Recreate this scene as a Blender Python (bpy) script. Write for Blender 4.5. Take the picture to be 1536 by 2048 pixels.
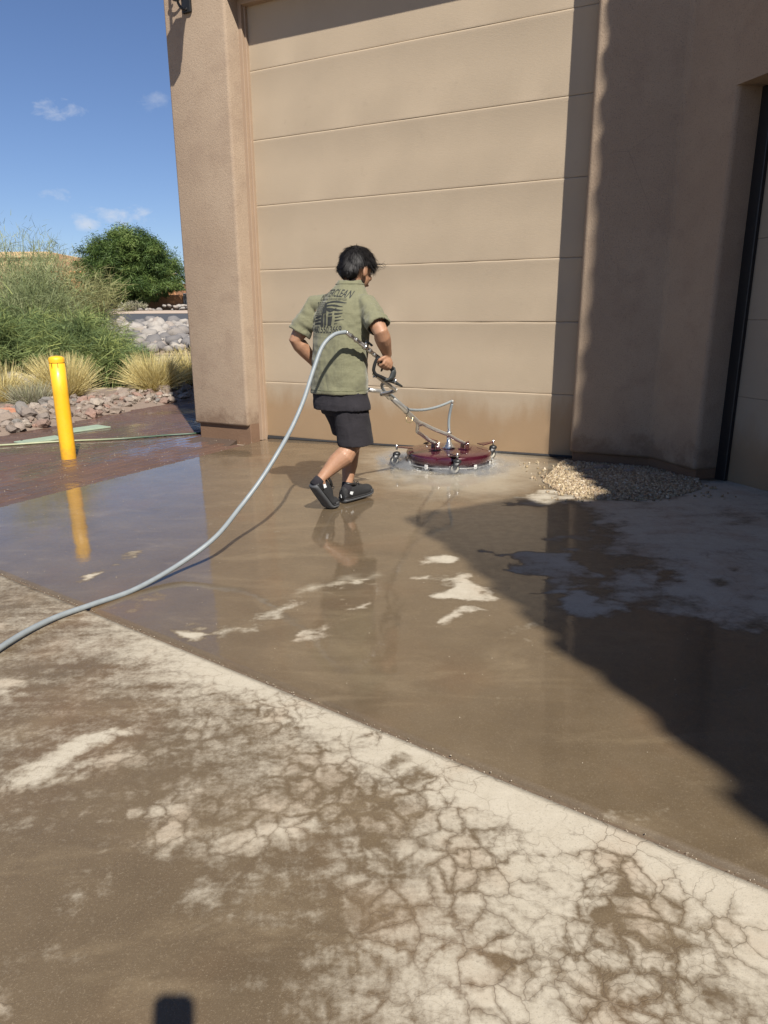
import bpy, bmesh, math, random
import numpy as np
from mathutils import Vector, Matrix, noise as mnoise
from mathutils.bvhtree import BVHTree

random.seed(7); np.random.seed(7)
scene = bpy.context.scene
for o in list(bpy.data.objects):
    bpy.data.objects.remove(o)

# ------------------------------------------------------------------ camera
CAM_H = 1.25
PITCH = math.radians(15.5); ROLL = math.radians(0.33)
_R0 = Vector((1, 0, 0)); _F = Vector((0, math.cos(PITCH), -math.sin(PITCH))); _U0 = Vector((0, math.sin(PITCH), math.cos(PITCH)))
_R = math.cos(ROLL)*_R0 - math.sin(ROLL)*_U0
_U = math.sin(ROLL)*_R0 + math.cos(ROLL)*_U0
cd = bpy.data.cameras.new('camera'); cam = bpy.data.objects.new('camera', cd)
scene.collection.objects.link(cam)
cd.sensor_fit = 'VERTICAL'; cd.sensor_height = 24.0; cd.lens = 1410/2048*24.0
cd.clip_start = 0.05; cd.clip_end = 5000
cam.matrix_world = Matrix(((_R.x, _U.x, -_F.x, 0), (_R.y, _U.y, -_F.y, 0), (_R.z, _U.z, -_F.z, CAM_H), (0, 0, 0, 1)))
scene.camera = cam

# ------------------------------------------------------------------ sky and sun
SUN = Vector((-0.306, 0.837, -1.0)).normalized()          # direction the light travels
ELEV = math.asin(-SUN.z)
w = bpy.data.worlds.new('World'); scene.world = w; w.use_nodes = True
nt = w.node_tree; nt.nodes.clear()
wo = nt.nodes.new('ShaderNodeOutputWorld'); bg = nt.nodes.new('ShaderNodeBackground')
sky = nt.nodes.new('ShaderNodeTexSky'); sky.sky_type = 'NISHITA'; sky.sun_disc = False
sky.sun_elevation = ELEV
sky.sun_rotation = math.atan2(-SUN.x, -SUN.y)
sky.altitude = 400; sky.air_density = 1.0; sky.dust_density = 0.15; sky.ozone_density = 3.0
bg.inputs['Strength'].default_value = 0.057
tc = nt.nodes.new('ShaderNodeTexCoord')
def wmath(op, a, b=None, c=None, clamp=False):
    n = nt.nodes.new('ShaderNodeMath'); n.operation = op; n.use_clamp = clamp
    for i, v in enumerate((a, b, c)):
        if v is None: continue
        if isinstance(v, (int, float)): n.inputs[i].default_value = v
        else: nt.links.new(v, n.inputs[i])
    return n.outputs[0]
def wdot(vec):
    n = nt.nodes.new('ShaderNodeVectorMath'); n.operation = 'DOT_PRODUCT'
    nt.links.new(tc.outputs['Generated'], n.inputs[0]); n.inputs[1].default_value = vec
    return n.outputs['Value']
nz = nt.nodes.new('ShaderNodeTexNoise'); nz.inputs['Scale'].default_value = 34; nz.inputs['Detail'].default_value = 7
nz.inputs['Roughness'].default_value = 0.6; nz.inputs['Distortion'].default_value = 0.3
mp = nt.nodes.new('ShaderNodeMapping'); mp.inputs['Scale'].default_value = (1, 1, 1.7)
nt.links.new(tc.outputs['Generated'], mp.inputs['Vector']); nt.links.new(mp.outputs[0], nz.inputs['Vector'])
# small fair-weather wisps, scattered all round the sky
CLOUDS = [(-.373, .899, .229, .030, .014, .65), (-.392, .909, .142, .022, .008, .6), (-.318, .94, .121, .050, .014, .85),
          (-.362, .925, .113, .022, .010, .7), (-.273, .93, .247, .022, .016, .3)]
_rc = random.Random(3)
for i in range(4):
    a = _rc.uniform(0.7, 5.9); e = _rc.uniform(.10, .3)
    CLOUDS.append((math.sin(a-.35)*math.cos(e), math.cos(a-.35)*math.cos(e), math.sin(e), _rc.uniform(.03, .07), _rc.uniform(.01, .02), .7))
acc = None
for (x, y, z, sw, sh, amt) in CLOUDS:
    d = Vector((x, y, z)).normalized(); rt = d.cross(Vector((0, 0, 1))).normalized(); up = rt.cross(d)
    a = wmath('DIVIDE', wdot(rt), sw); b = wmath('DIVIDE', wdot(up), sh)
    r2 = wmath('ADD', wmath('MULTIPLY', a, a), wmath('MULTIPLY', b, b))
    front = wmath('GREATER_THAN', wdot(d), 0.5)
    m = wmath('MULTIPLY', wmath('SUBTRACT', 1.0, r2), front)
    m = wmath('ADD', m, wmath('MULTIPLY', wmath('SUBTRACT', nz.outputs['Fac'], 0.56), 5.0))
    m = wmath('MULTIPLY', wmath('MULTIPLY', wmath('MULTIPLY', m, 0.55, clamp=True), front), amt)
    m = wmath('MULTIPLY', m, wmath('LESS_THAN', r2, 6.0))
    fade = wmath('SUBTRACT', 1.0, wmath('DIVIDE', r2, 5.0), clamp=True)
    m = wmath('MULTIPLY', m, fade)
    acc = m if acc is None else wmath('MAXIMUM', acc, m)
mixc = nt.nodes.new('ShaderNodeMix'); mixc.data_type = 'RGBA'
hue = nt.nodes.new('ShaderNodeMix'); hue.data_type = 'RGBA'; hue.blend_type = 'MULTIPLY'; hue.inputs[0].default_value = 1; hue.inputs[7].default_value = (.92, .96, 1.14, 1)
nt.links.new(sky.outputs[0], hue.inputs[6])
nt.links.new(acc, mixc.inputs[0]); nt.links.new(hue.outputs[2], mixc.inputs[6]); mixc.inputs[7].default_value = (8.5, 8.7, 9.2, 1)
nt.links.new(mixc.outputs[2], bg.inputs['Color']); nt.links.new(bg.outputs[0], wo.inputs[0])

w.cycles.sampling_method = 'MANUAL'; w.cycles.sample_map_resolution = 512
sd = bpy.data.lights.new('sun', 'SUN'); sd.energy = 5.0; sd.angle = math.radians(0.7); sd.color = (1.0, 0.945, 0.86)
so = bpy.data.objects.new('sun', sd); scene.collection.objects.link(so)
so.rotation_euler = SUN.to_track_quat('-Z', 'Y').to_euler(); so.location = (5, -12, 16)
scene.view_settings.view_transform = 'Standard'; scene.view_settings.look = 'None'
scene.view_settings.exposure = 0.64; scene.view_settings.gamma = 1.0; scene.view_settings.use_curve_mapping = False
scene.cycles.max_bounces = 8; scene.cycles.transparent_max_bounces = 8

# ------------------------------------------------------------------ helpers
COL = scene.collection
def tag(o, label=None, cat=None, group=None, kind=None):
    if label: o['label'] = label
    if cat: o['category'] = cat
    if group: o['group'] = group
    if kind: o['kind'] = kind
    return o
def adopt(o, parent):
    if parent is not None:
        o.parent = parent
        o.matrix_parent_inverse = parent.matrix_world.inverted()
    return o
def empty(name, loc, label=None, cat=None, group=None, parent=None):
    o = bpy.data.objects.new(name, None); COL.objects.link(o)
    o.empty_display_size = 0.1
    o.matrix_world = Matrix.Translation(Vector(loc))
    o.location = loc
    adopt(o, parent)
    return tag(o, label, cat, group)
def obj(name, me, mat=None, parent=None, smooth=False):
    if mat is not None:
        me.materials.clear(); me.materials.append(mat)
    if smooth:
        me.polygons.foreach_set('use_smooth', [True]*len(me.polygons))
    o = bpy.data.objects.new(name, me); COL.objects.link(o)
    adopt(o, parent)
    return o
def mesh(verts, faces):
    me = bpy.data.meshes.new('m'); me.from_pydata([tuple(v) for v in verts], [], [tuple(f) for f in faces]); me.update()
    return me
def bm_mesh(bm):
    me = bpy.data.meshes.new('m'); bm.to_mesh(me); bm.free(); return me
def np_mesh(V, F):
    """V (n,3), F (m,k) arrays"""
    me = bpy.data.meshes.new('m'); k = F.shape[1]
    me.vertices.add(len(V)); me.vertices.foreach_set('co', V.astype(np.float32).ravel())
    me.loops.add(F.size); me.loops.foreach_set('vertex_index', F.astype(np.int32).ravel())
    me.polygons.add(len(F)); me.polygons.foreach_set('loop_start', np.arange(0, F.size, k, dtype=np.int32))
    me.update(calc_edges=True); me.validate(); return me
def set_attr(me, name, arr):
    a = me.attributes.new(name, 'FLOAT', 'POINT'); a.data.foreach_set('value', np.asarray(arr, dtype=np.float32))

# building axes: u runs along the big door wall, d out of it
AA = math.radians(62.7); AB = math.radians(17.7)
uA = Vector((math.sin(AA), -math.cos(AA), 0)); nA = Vector((-math.cos(AA), -math.sin(AA), 0))
uB = Vector((math.sin(AB), -math.cos(AB), 0)); nB = Vector((-math.cos(AB), -math.sin(AB), 0))
Z = Vector((0, 0, 1))
def WA(u, d, z): return uA*u + nA*d + Z*z
def WB(u, d, z): return uB*u + nB*d + Z*z
KT = 0.019; U0 = -4.58
def zg(x, y):
    return KT*max(0.0, (x*uA.x + y*uA.y) - U0)
def zg_np(x, y):
    return KT*np.maximum(0, x*uA.x + y*uA.y - U0)

def prism(poly, z0, z1, bev=0, seg=3, only_vertical=False):
    """poly: list of xy Vectors (ccw seen from above), extruded z0..z1"""
    bm = bmesh.new()
    b = [bm.verts.new((p[0], p[1], z0)) for p in poly]; t = [bm.verts.new((p[0], p[1], z1)) for p in poly]
    n = len(poly)
    bm.faces.new(b[::-1]); bm.faces.new(t)
    ve = []
    for i in range(n):
        bm.faces.new((b[i], b[(i+1) % n], t[(i+1) % n], t[i]))
    bmesh.ops.recalc_face_normals(bm, faces=bm.faces[:])
    if bev:
        es = [e for e in bm.edges if (not only_vertical) or abs((e.verts[0].co-e.verts[1].co).z) > (z1-z0)*.5]
        bmesh.ops.bevel(bm, geom=es, offset=bev, segments=seg, profile=.5, affect='EDGES')
    return bm_mesh(bm)
def boxA(u0, u1, d0, d1, z0, z1, bev=0, seg=2, W=WA):
    ps = [W(u0, d0, 0), W(u1, d0, 0), W(u1, d1, 0), W(u0, d1, 0)]
    return prism(ps, z0, z1, bev, seg)
def frames(pts):
    pts = [Vector(p) for p in pts]; T = []
    for i in range(len(pts)):
        a = pts[max(0, i-1)]; b = pts[min(len(pts)-1, i+1)]
        T.append((b-a).normalized())
    n = T[0].orthogonal().normalized(); out = []
    for i, t in enumerate(T):
        n = (n - t*n.dot(t))
        n = n.normalized() if n.length > 1e-6 else t.orthogonal().normalized()
        out.append((pts[i], n.copy(), t.cross(n)))
    return out
def tube_data(pts, radii, n=10, cap=True):
    if not hasattr(radii, '__len__'): radii = [radii]*len(pts)
    V = []; Fc = []
    for (p, a, b), r in zip(frames(pts), radii):
        for k in range(n):
            th = 2*math.pi*k/n
            V.append(p + a*(r*math.cos(th)) + b*(r*math.sin(th)))
    m = len(pts)
    for i in range(m-1):
        for k in range(n):
            Fc.append((i*n+k, i*n+(k+1) % n, (i+1)*n+(k+1) % n, (i+1)*n+k))
    if cap:
        Fc.append(tuple(range(n-1, -1, -1))); Fc.append(tuple((m-1)*n+k for k in range(n)))
    return V, Fc
def spline(pts, k=8):
    """Catmull-Rom resample"""
    P = [Vector(p) for p in pts]; out = []
    for i in range(len(P)-1):
        p0 = P[max(0, i-1)]; p1 = P[i]; p2 = P[i+1]; p3 = P[min(len(P)-1, i+2)]
        for s in range(k):
            t = s/k
            out.append(.5*((2*p1)+(p2-p0)*t+(2*p0-5*p1+4*p2-p3)*t*t+(3*p1-p0-3*p2+p3)*t**3))
    out.append(P[-1]); return out
def tube(name, pts, r, mat, parent=None, n=10, smooth=True):
    V, Fc = tube_data(pts, r, n); return obj(name, mesh(V, Fc), mat, parent, smooth)
def merge(datas):
    V = []; Fc = []
    for v, f in datas:
        o = len(V); V += [Vector(x) for x in v]; Fc += [tuple(i+o for i in q) for q in f]
    return V, Fc
def loft_data(rings, n=24):
    """rings: (centre, half axis a, half axis b)"""
    V = []; Fc = []
    for c, a, b in rings:
        for k in range(n):
            th = 2*math.pi*k/n; V.append(Vector(c)+Vector(a)*math.cos(th)+Vector(b)*math.sin(th))
    m = len(rings)
    for i in range(m-1):
        for k in range(n):
            Fc.append((i*n+k, i*n+(k+1) % n, (i+1)*n+(k+1) % n, (i+1)*n+k))
    Fc.append(tuple(range(n-1, -1, -1))); Fc.append(tuple((m-1)*n+k for k in range(n)))
    return V, Fc
def ellipsoid_data(c, ax, ay, az, nu=20, nv=12):
    c = Vector(c); rings = []
    V = []; Fc = []
    V.append(c - Vector(az))
    for j in range(1, nv):
        ph = -math.pi/2 + math.pi*j/nv
        for k in range(nu):
            th = 2*math.pi*k/nu
            V.append(c + Vector(ax)*(math.cos(ph)*math.cos(th)) + Vector(ay)*(math.cos(ph)*math.sin(th)) + Vector(az)*math.sin(ph))
    V.append(c + Vector(az)); top = len(V)-1
    for k in range(nu):
        Fc.append((0, 1+(k+1) % nu, 1+k))
        Fc.append((top, top-nu+k, top-nu+(k+1) % nu))
    for j in range(nv-2):
        for k in range(nu):
            a = 1+j*nu; Fc.append((a+k, a+(k+1) % nu, a+nu+(k+1) % nu, a+nu+k))
    return V, Fc
def fuse(datas, voxel, smooth=4, factor=.5):
    V, Fc = merge(datas); me = mesh(V, Fc)
    bm = bmesh.new(); bm.from_mesh(me); bmesh.ops.recalc_face_normals(bm, faces=bm.faces[:]); bm.to_mesh(me); bm.free()
    o = bpy.data.objects.new('tmp', me); COL.objects.link(o)
    m = o.modifiers.new('r', 'REMESH'); m.mode = 'VOXEL'; m.voxel_size = voxel
    s = o.modifiers.new('s', 'SMOOTH'); s.factor = factor; s.iterations = smooth
    dg = bpy.context.evaluated_depsgraph_get(); out = bpy.data.meshes.new_from_object(o.evaluated_get(dg))
    bpy.data.objects.remove(o); bpy.data.meshes.remove(me)
    return out
def displace(me, fn):
    n = len(me.vertices); co = np.zeros(n*3, np.float32); no = np.zeros(n*3, np.float32)
    me.vertices.foreach_get('co', co); me.vertex_normals.foreach_get('vector', no)
    co = co.reshape(-1, 3); no = no.reshape(-1, 3)
    d = np.array([fn(Vector(c), Vector(q)) for c, q in zip(co, no)], np.float32)
    me.vertices.foreach_set('co', (co+no*d[:, None]).ravel()); me.update()
def cut_faces(me, test):
    bm = bmesh.new(); bm.from_mesh(me)
    bmesh.ops.delete(bm, geom=[f for f in bm.faces if test(f.calc_center_median(), f.normal)], context='FACES')
    bm.to_mesh(me); bm.free(); me.update()

# ------------------------------------------------------------------ materials
class NB:
    def __init__(s, name):
        s.m = bpy.data.materials.new(name); s.m.use_nodes = True; s.t = s.m.node_tree; s.t.nodes.clear()
        s.out = s.t.nodes.new('ShaderNodeOutputMaterial'); s.b = s.t.nodes.new('ShaderNodeBsdfPrincipled')
        s.t.links.new(s.b.outputs[0], s.out.inputs[0]); s.geo = None
    def put(s, sock, v):
        if isinstance(v, bpy.types.NodeSocket): s.t.links.new(v, sock)
        elif isinstance(v, (tuple, list)) and sock.type == 'RGBA' and len(v) == 3: sock.default_value = (*v, 1)
        else: sock.default_value = v
    def n(s, ty, ins=None, **props):
        q = s.t.nodes.new(ty)
        for k, v in props.items(): setattr(q, k, v)
        for k, v in (ins or {}).items(): s.put(q.inputs[k], v)
        return q
    def set(s, **kw):
        for k, v in kw.items(): s.put(s.b.inputs[k.replace('_', ' ')], v)
        return s
    def pos(s):
        if s.geo is None: s.geo = s.n('ShaderNodeNewGeometry')
        return s.geo.outputs['Position']
    def obco(s): return s.n('ShaderNodeTexCoord').outputs['Object']
    def scale(s, v, sc, rot=(0, 0, 0)):
        return s.n('ShaderNodeMapping', {'Vector': v, 'Scale': sc, 'Rotation': rot}).outputs[0]
    def noise(s, scale, detail=4, rough=.55, v=None, dist=0.0):
        return s.n('ShaderNodeTexNoise', {'Scale': scale, 'Detail': detail, 'Roughness': rough, 'Distortion': dist, 'Vector': v if v is not None else s.pos()}).outputs['Fac']
    def math(s, op, a, b=None, clamp=False, c=None):
        q = s.t.nodes.new('ShaderNodeMath'); q.operation = op; q.use_clamp = clamp
        s.put(q.inputs[0], a)
        if b is not None: s.put(q.inputs[1], b)
        if c is not None: s.put(q.inputs[2], c)
        return q.outputs[0]
    def remap(s, v, a, b, c=0., d=1., smooth=True):
        return s.n('ShaderNodeMapRange', {'Value': v, 'From Min': a, 'From Max': b, 'To Min': c, 'To Max': d}, interpolation_type='SMOOTHSTEP' if smooth else 'LINEAR').outputs[0]
    def mix(s, f, a, b, mode='MIX'):
        q = s.t.nodes.new('ShaderNodeMix'); q.data_type = 'RGBA'; q.blend_type = mode
        s.put(q.inputs[0], f); s.put(q.inputs[6], a); s.put(q.inputs[7], b); return q.outputs[2]
    def mixf(s, f, a, b):
        q = s.t.nodes.new('ShaderNodeMix'); q.data_type = 'FLOAT'
        s.put(q.inputs[0], f); s.put(q.inputs[2], a); s.put(q.inputs[3], b); return q.outputs[0]
    def attr(s, name): return s.n('ShaderNodeAttribute', attribute_name=name).outputs['Fac']
    def bump(s, h, strength=.3, dist=.01, normal=None):
        q = s.n('ShaderNodeBump', {'Height': h, 'Strength': strength, 'Distance': dist})
        if normal is not None: s.put(q.inputs['Normal'], normal)
        return q.outputs[0]
    def sep(s, v):
        q = s.n('ShaderNodeSeparateXYZ', {0: v}); return q.outputs
def simple(name, col, rough=.5, metal=0., var=.12, scale=30, bump=0., bscale=200, coat=0., spec=None):
    b = NB(name); n = b.noise(scale, 5)
    c = tuple(col)
    b.set(Base_Color=b.mix(n, tuple(x*(1-var) for x in c), tuple(min(1, x*(1+var)) for x in c)),
          Roughness=b.remap(b.noise(scale*1.7, 3), .3, .7, rough*.85, min(1, rough*1.15)), Metallic=metal)
    if bump: b.set(Normal=b.bump(b.noise(bscale, 3), bump, .002))
    if coat: b.set(Coat_Weight=coat, Coat_Roughness=.05)
    if spec is not None: b.set(Specular_IOR_Level=spec)
    return b.m

# ------------------------------------------------------------------ surface materials
def concrete(name):
    b = NB(name); P = b.pos()
    wet = b.attr('wet'); clean = b.attr('clean'); craze = b.attr('craze')
    def vec(op, a, c): return b.n('ShaderNodeVectorMath', {0: a, (1 if op != 'SCALE' else 'Scale'): c}, operation=op).outputs[0]
    warp = b.n('ShaderNodeTexNoise', {'Scale': 7.0, 'Detail': 4, 'Roughness': .6, 'Vector': P}).outputs['Color']
    Q = vec('ADD', P, vec('SCALE', vec('SUBTRACT', warp, (.5, .5, .5)), .13))
    def vor(sc):
        return b.n('ShaderNodeTexVoronoi', {'Scale': sc, 'Vector': Q, 'Randomness': 1.0}, feature='DISTANCE_TO_EDGE', voronoi_dimensions='2D').outputs['Distance']
    v1 = vor(15.0); v2 = vor(37.0)
    n_low = b.noise(1.3, 3); n_lo2 = b.noise(4.2, 4); n_big = b.noise(3.2, 5, .62); n_mid = b.noise(19, 5, .68)
    n_str = b.noise(2.4, 4, .6, v=b.scale(P, (1, 6.0, 1), (0, 0, math.radians(40)))); n_fine = b.noise(75, 3, .6); n_sand = b.noise(190, 2, .6); n_grain = b.noise(420, 2, .6)
    sw = b.noise(1.6, 5, .62, v=b.scale(P, (1, 3.2, 1), (0, 0, math.radians(52))), dist=1.2)
    def cen(n, a): return b.math('MULTIPLY', b.math('SUBTRACT', n, .5), a)
    def add(*t):
        r = t[0]
        for q in t[1:]: r = b.math('ADD', r, q)
        return r
    mul = lambda a, c: b.math('MULTIPLY', a, c)
    region = mul(b.remap(n_low, .26, .46), craze)                      # where the slab is crazed
    some = b.remap(n_lo2, .30, .58)
    fine_on = b.remap(n_big, .42, .60)
    l1 = mul(b.remap(v1, 0.0, .034, 1, 0), some); l2 = mul(b.remap(v2, 0.0, .055, 1, 0), mul(fine_on, .55))
    h1 = mul(b.remap(v1, 0.0, .26, 1, 0), some); h2 = mul(b.remap(v2, 0.0, .34, 1, 0), mul(fine_on, .6))
    core = mul(b.math('MAXIMUM', l1, l2), region); halo = mul(add(h1, mul(h2, .55)), region)
    k = add(wet, cen(n_big, .80), cen(n_mid, .95), cen(n_str, .70), cen(n_fine, .50), mul(halo, .34))
    W = b.remap(k, .14, .92)                                           # dampness
    film = mul(b.remap(k, .72, .98), b.attr('film'))
    dry = b.mix(n_mid, (.325, .283, .212), (.495, .450, .365))
    dry = b.mix(mul(b.remap(n_lo2, .46, .72), .50), dry, (.33, .245, .168))
    damp = b.mix(n_lo2, (.070, .048, .026), (.150, .110, .064))
    damp = b.mix(mul(b.remap(n_low, .5, .7), .6), damp, (.135, .080, .040))
    damp = b.mix(mul(b.remap(sw, .50, .74), .45), damp, (.205, .155, .093))
    col = b.mix(W, dry, damp)
    col = b.mix(mul(clean, .62), col, (.47, .42, .32))
    col = b.mix(mul(core, .62), col, (.10, .070, .045))
    col = b.mix(mul(b.remap(n_grain, .60, .72), .20), col, (.5, .43, .32))
    col = b.mix(mul(b.remap(n_grain, .40, .28), .26), col, (.05, .04, .03))
    col = b.mix(mul(b.remap(n_sand, .58, .70), .13), col, (.40, .33, .23))
    col = b.mix(mul(b.remap(n_sand, .42, .30), .22), col, (.06, .045, .03))
    b.set(Base_Color=col, Roughness=b.mixf(W, .88, b.remap(n_mid, .3, .7, .42, .62)), Specular_IOR_Level=b.mixf(W, .3, .45))
    h = b.math('SUBTRACT', add(mul(n_grain, .25), mul(n_fine, .5)), mul(core, .35))
    b.set(Normal=b.bump(h, .35, .004))
    rip = add(n_lo2, mul(n_fine, .06), mul(n_mid, .10))
    b.set(Coat_Weight=film, Coat_IOR=1.34, Coat_Roughness=b.remap(n_big, .35, .7, .015, .09), Coat_Normal=b.bump(rip, .10, .014))
    return b.m
M_conc = concrete('concrete_wet_and_dry')

def stucco(name, c1, c2, c3):
    b = NB(name); n1 = b.noise(1.1, 5, .6); n2 = b.noise(4.5, 5, .6); n3 = b.noise(160, 3, .6); n4 = b.noise(60, 4, .6)
    col = b.mix(b.remap(n1, .35, .68), c1, c2)
    col = b.mix(b.math('MULTIPLY', b.remap(n2, .45, .72), .5), col, c3)
    col = b.mix(b.math('MULTIPLY', b.remap(n3, .54, .66), .55), col, tuple(x*.50 for x in c1))
    # splash marks and water wicking at the foot
    zz = b.sep(b.pos())[2]
    e = b.math('ADD', zz, b.math('MULTIPLY', b.math('SUBTRACT', b.noise(5, 6, .65), .5), .75))
    soak = b.remap(e, .12, .34, 1, 0)
    col = b.mix(b.math('MULTIPLY', soak, .55), col, (.13, .075, .045))
    hair = b.remap(b.n('ShaderNodeTexVoronoi', {'Scale': 1.4, 'Vector': b.scale(b.pos(), (1, 1, 1.3))}, feature='DISTANCE_TO_EDGE').outputs['Distance'], 0, .004, 1, 0)
    hair = b.math('MULTIPLY', hair, b.remap(b.noise(1.9, 2), .60, .66))
    col = b.mix(b.math('MULTIPLY', hair, .35), col, (.10, .07, .05))
    b.set(Base_Color=col, Roughness=.92, Specular_IOR_Level=.2)
    h = b.math('ADD', b.math('MULTIPLY', n3, .7), b.math('MULTIPLY', n4, .8))
    b.set(Normal=b.bump(h, .6, .006))
    return b.m
M_stucco = stucco('stucco_taupe', (.315, .236, .168), (.355, .272, .196), (.262, .190, .138))
M_plinth = stucco('stucco_plinth', (.20, .125, .08), (.235, .15, .10), (.16, .10, .066))

def door_mat(name, base):
    b = NB(name); P = b.pos()
    g = b.noise(90, 4, .6, v=b.scale(P, (.35, .35, 3.0))); n1 = b.noise(1.5, 4); n2 = b.noise(7, 5, .6)
    c = base
    col = b.mix(b.remap(n1, .35, .65), tuple(x*.97 for x in c), tuple(x*1.03 for x in c))
    zz = b.sep(P)[2]
    vert = b.noise(3.5, 6, .65, v=b.scale(P, (1, 1, .35)))
    e = b.math('ADD', zz, b.math('MULTIPLY', b.math('SUBTRACT', vert, .5), .55))
    soak = b.remap(e, .30, .60, 1, 0)
    col = b.mix(b.math('MULTIPLY', soak, .68), col, tuple(x*y for x, y in zip(c, (.66, .50, .34))))
    col = b.mix(b.math('MULTIPLY', b.remap(n2, .62, .75), .25), col, tuple(x*.75 for x in c))
    col = b.mix(b.math('MULTIPLY', b.remap(b.noise(260, 2), .66, .74), .25), col, tuple(x*.6 for x in c))
    b.set(Base_Color=col, Roughness=b.mixf(soak, .62, .38), Specular_IOR_Level=.35)
    h = b.math('ADD', g, b.math('MULTIPLY', b.noise(400, 2), .5))
    b.set(Normal=b.bump(h, .22, .006))
    return b.m
M_door = door_mat('door_tan_steel', (.385, .308, .218))
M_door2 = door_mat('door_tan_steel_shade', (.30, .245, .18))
M_trim = simple('jamb_trim_paint', (.32, .228, .155), .6, var=.1, scale=6, bump=.1)
M_rubber = simple('black_rubber', (.018, .017, .017), .75, var=.3)
M_black = simple('black_paint_metal', (.012, .012, .013), .45)
M_joint = simple('joint_grit', (.12, .085, .055), .95, var=.4, scale=60, bump=.6, bscale=90)
M_tile = simple('clay_roof_tile', (.30, .16, .10), .85, var=.3, scale=8, bump=.2)
M_roofin = simple('roof_soffit', (.24, .17, .12), .9)

# ------------------------------------------------------------------ stain maps (ground metres)
DRY = [([(-1.498, 3.15), (-1.435, 3.2), (-1.388, 3.311), (-1.412, 3.327), (-1.478, 3.245)],0.02,1),
 ([(-1.394, 3.394), (-1.346, 3.445), (-1.362, 3.47)],0.015,1),
 ([(-1.358, 3.511), (-1.298, 3.59), (-1.251, 3.674), (-1.307, 3.66), (-1.361, 3.594)],0.02,1),
 ([(-0.828, 2.509), (-0.781, 2.471), (-0.741, 2.487), (-0.704, 2.549), (-0.758, 2.551), (-0.796, 2.526), (-0.821, 2.545)],0.02,1),
 ([(-1.009, 3.03), (-1.009, 2.938), (-1.066, 2.854), (-1.167, 2.832), (-1.176, 2.918), (-1.063, 2.983)],0.08,0.45),
 ([(-0.672, 2.566), (-0.546, 2.636), (-0.432, 2.764), (-0.264, 2.913), (-0.028, 3.154), (-0.04, 3.183), (-0.293, 3.0), (-0.454, 2.849), (-0.584, 2.73), (-0.667, 2.633)],0.04,0.8),
 ([(-0.313, 2.511), (-0.247, 2.463), (-0.156, 2.54), (-0.145, 2.616), (-0.221, 2.629), (-0.297, 2.585)],0.05,0.75),
 ([(-0.167, 2.761), (-0.104, 2.757), (-0.046, 2.843), (-0.074, 2.867), (-0.138, 2.825)],0.03,0.7),
 ([(-0.649, 3.825), (-0.569, 3.868), (-0.551, 3.947), (-0.61, 3.951)],0.04,0.6),
 ([(0.12, 3.091), (0.188, 3.054), (0.269, 3.149), (0.218, 3.167)],0.03,0.6),
 ([(0.144, 2.866), (0.248, 2.943), (0.312, 3.002), (0.353, 3.131), (0.387, 3.142), (0.39, 3.01), (0.481, 2.93), (0.461, 2.871), (0.366, 2.808), (0.283, 2.835), (0.174, 2.808)],0.02,1.1),
 ([(0.22, 2.626), (0.314, 2.713), (0.407, 2.762), (0.41, 2.687), (0.326, 2.641), (0.239, 2.567), (0.208, 2.578)],0.02,1),
 ([(0.2, 3.358), (0.267, 3.449), (0.363, 3.426), (0.369, 3.362), (0.277, 3.307)],0.02,1),
 ([(0.231, 3.019), (0.317, 3.079), (0.259, 3.083)],0.02,0.7),
 ([(0.591, 3.411), (0.762, 3.497), (0.891, 3.488), (0.955, 3.339), (1.015, 3.2), (1.007, 3.131), (0.881, 3.058), (0.757, 3.02), (0.664, 3.125), (0.606, 3.198)],0.03,0.9),
 ([(0.722, 2.728), (0.827, 2.85), (0.94, 2.903), (0.941, 2.798), (0.962, 2.731), (0.873, 2.642), (0.761, 2.598), (0.707, 2.625)],0.025,1.1),
 ([(0.686, 3.005), (0.813, 3.062), (0.912, 3.043), (0.902, 2.966), (0.773, 2.895), (0.69, 2.918)],0.03,0.9),
 ([(0.888, 3.71), (1.067, 3.764), (1.091, 3.649), (0.937, 3.571)],0.04,0.5),
 ([(1.251, 4.463), (1.335, 4.145), (1.268, 3.827), (1.133, 3.471), (1.135, 3.236), (1.015, 3.004), (1.046, 2.792), (1.141, 2.653), (1.317, 2.593), (1.485, 2.512), (1.736, 2.409), (3.346, 4.932), (2.317, 5.039), (1.774, 4.552), (1.478, 4.51)],0.09,1.0),
 ([(0.757, 4.442), (1.003, 4.695), (1.224, 4.902), (1.305, 4.667), (1.161, 4.498), (0.912, 4.402)],0.06,0.8),
 ([(0.508, 1.494), (0.571, 1.499), (0.644, 1.46), (0.614, 1.411), (0.549, 1.392), (0.514, 1.431)],0.08,0.6),
 ([(0.632, 1.428), (0.709, 1.426), (0.698, 1.342), (0.636, 1.344)],0.08,0.4),
 ([(0.284, 2.121), (0.388, 2.141), (0.407, 2.056), (0.322, 2.034)],0.08,0.45),
 ([(0.867, 1.494), (0.928, 1.455), (0.905, 1.411), (0.861, 1.457)],0.08,0.5),
 ([(1.075, 2.061), (1.203, 2.089), (1.155, 1.963), (1.036, 1.909)],0.15,0.5),
 ([(0.534, 2.561), (0.668, 2.627), (0.687, 2.461), (0.538, 2.382)],0.1,0.35)]
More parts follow.
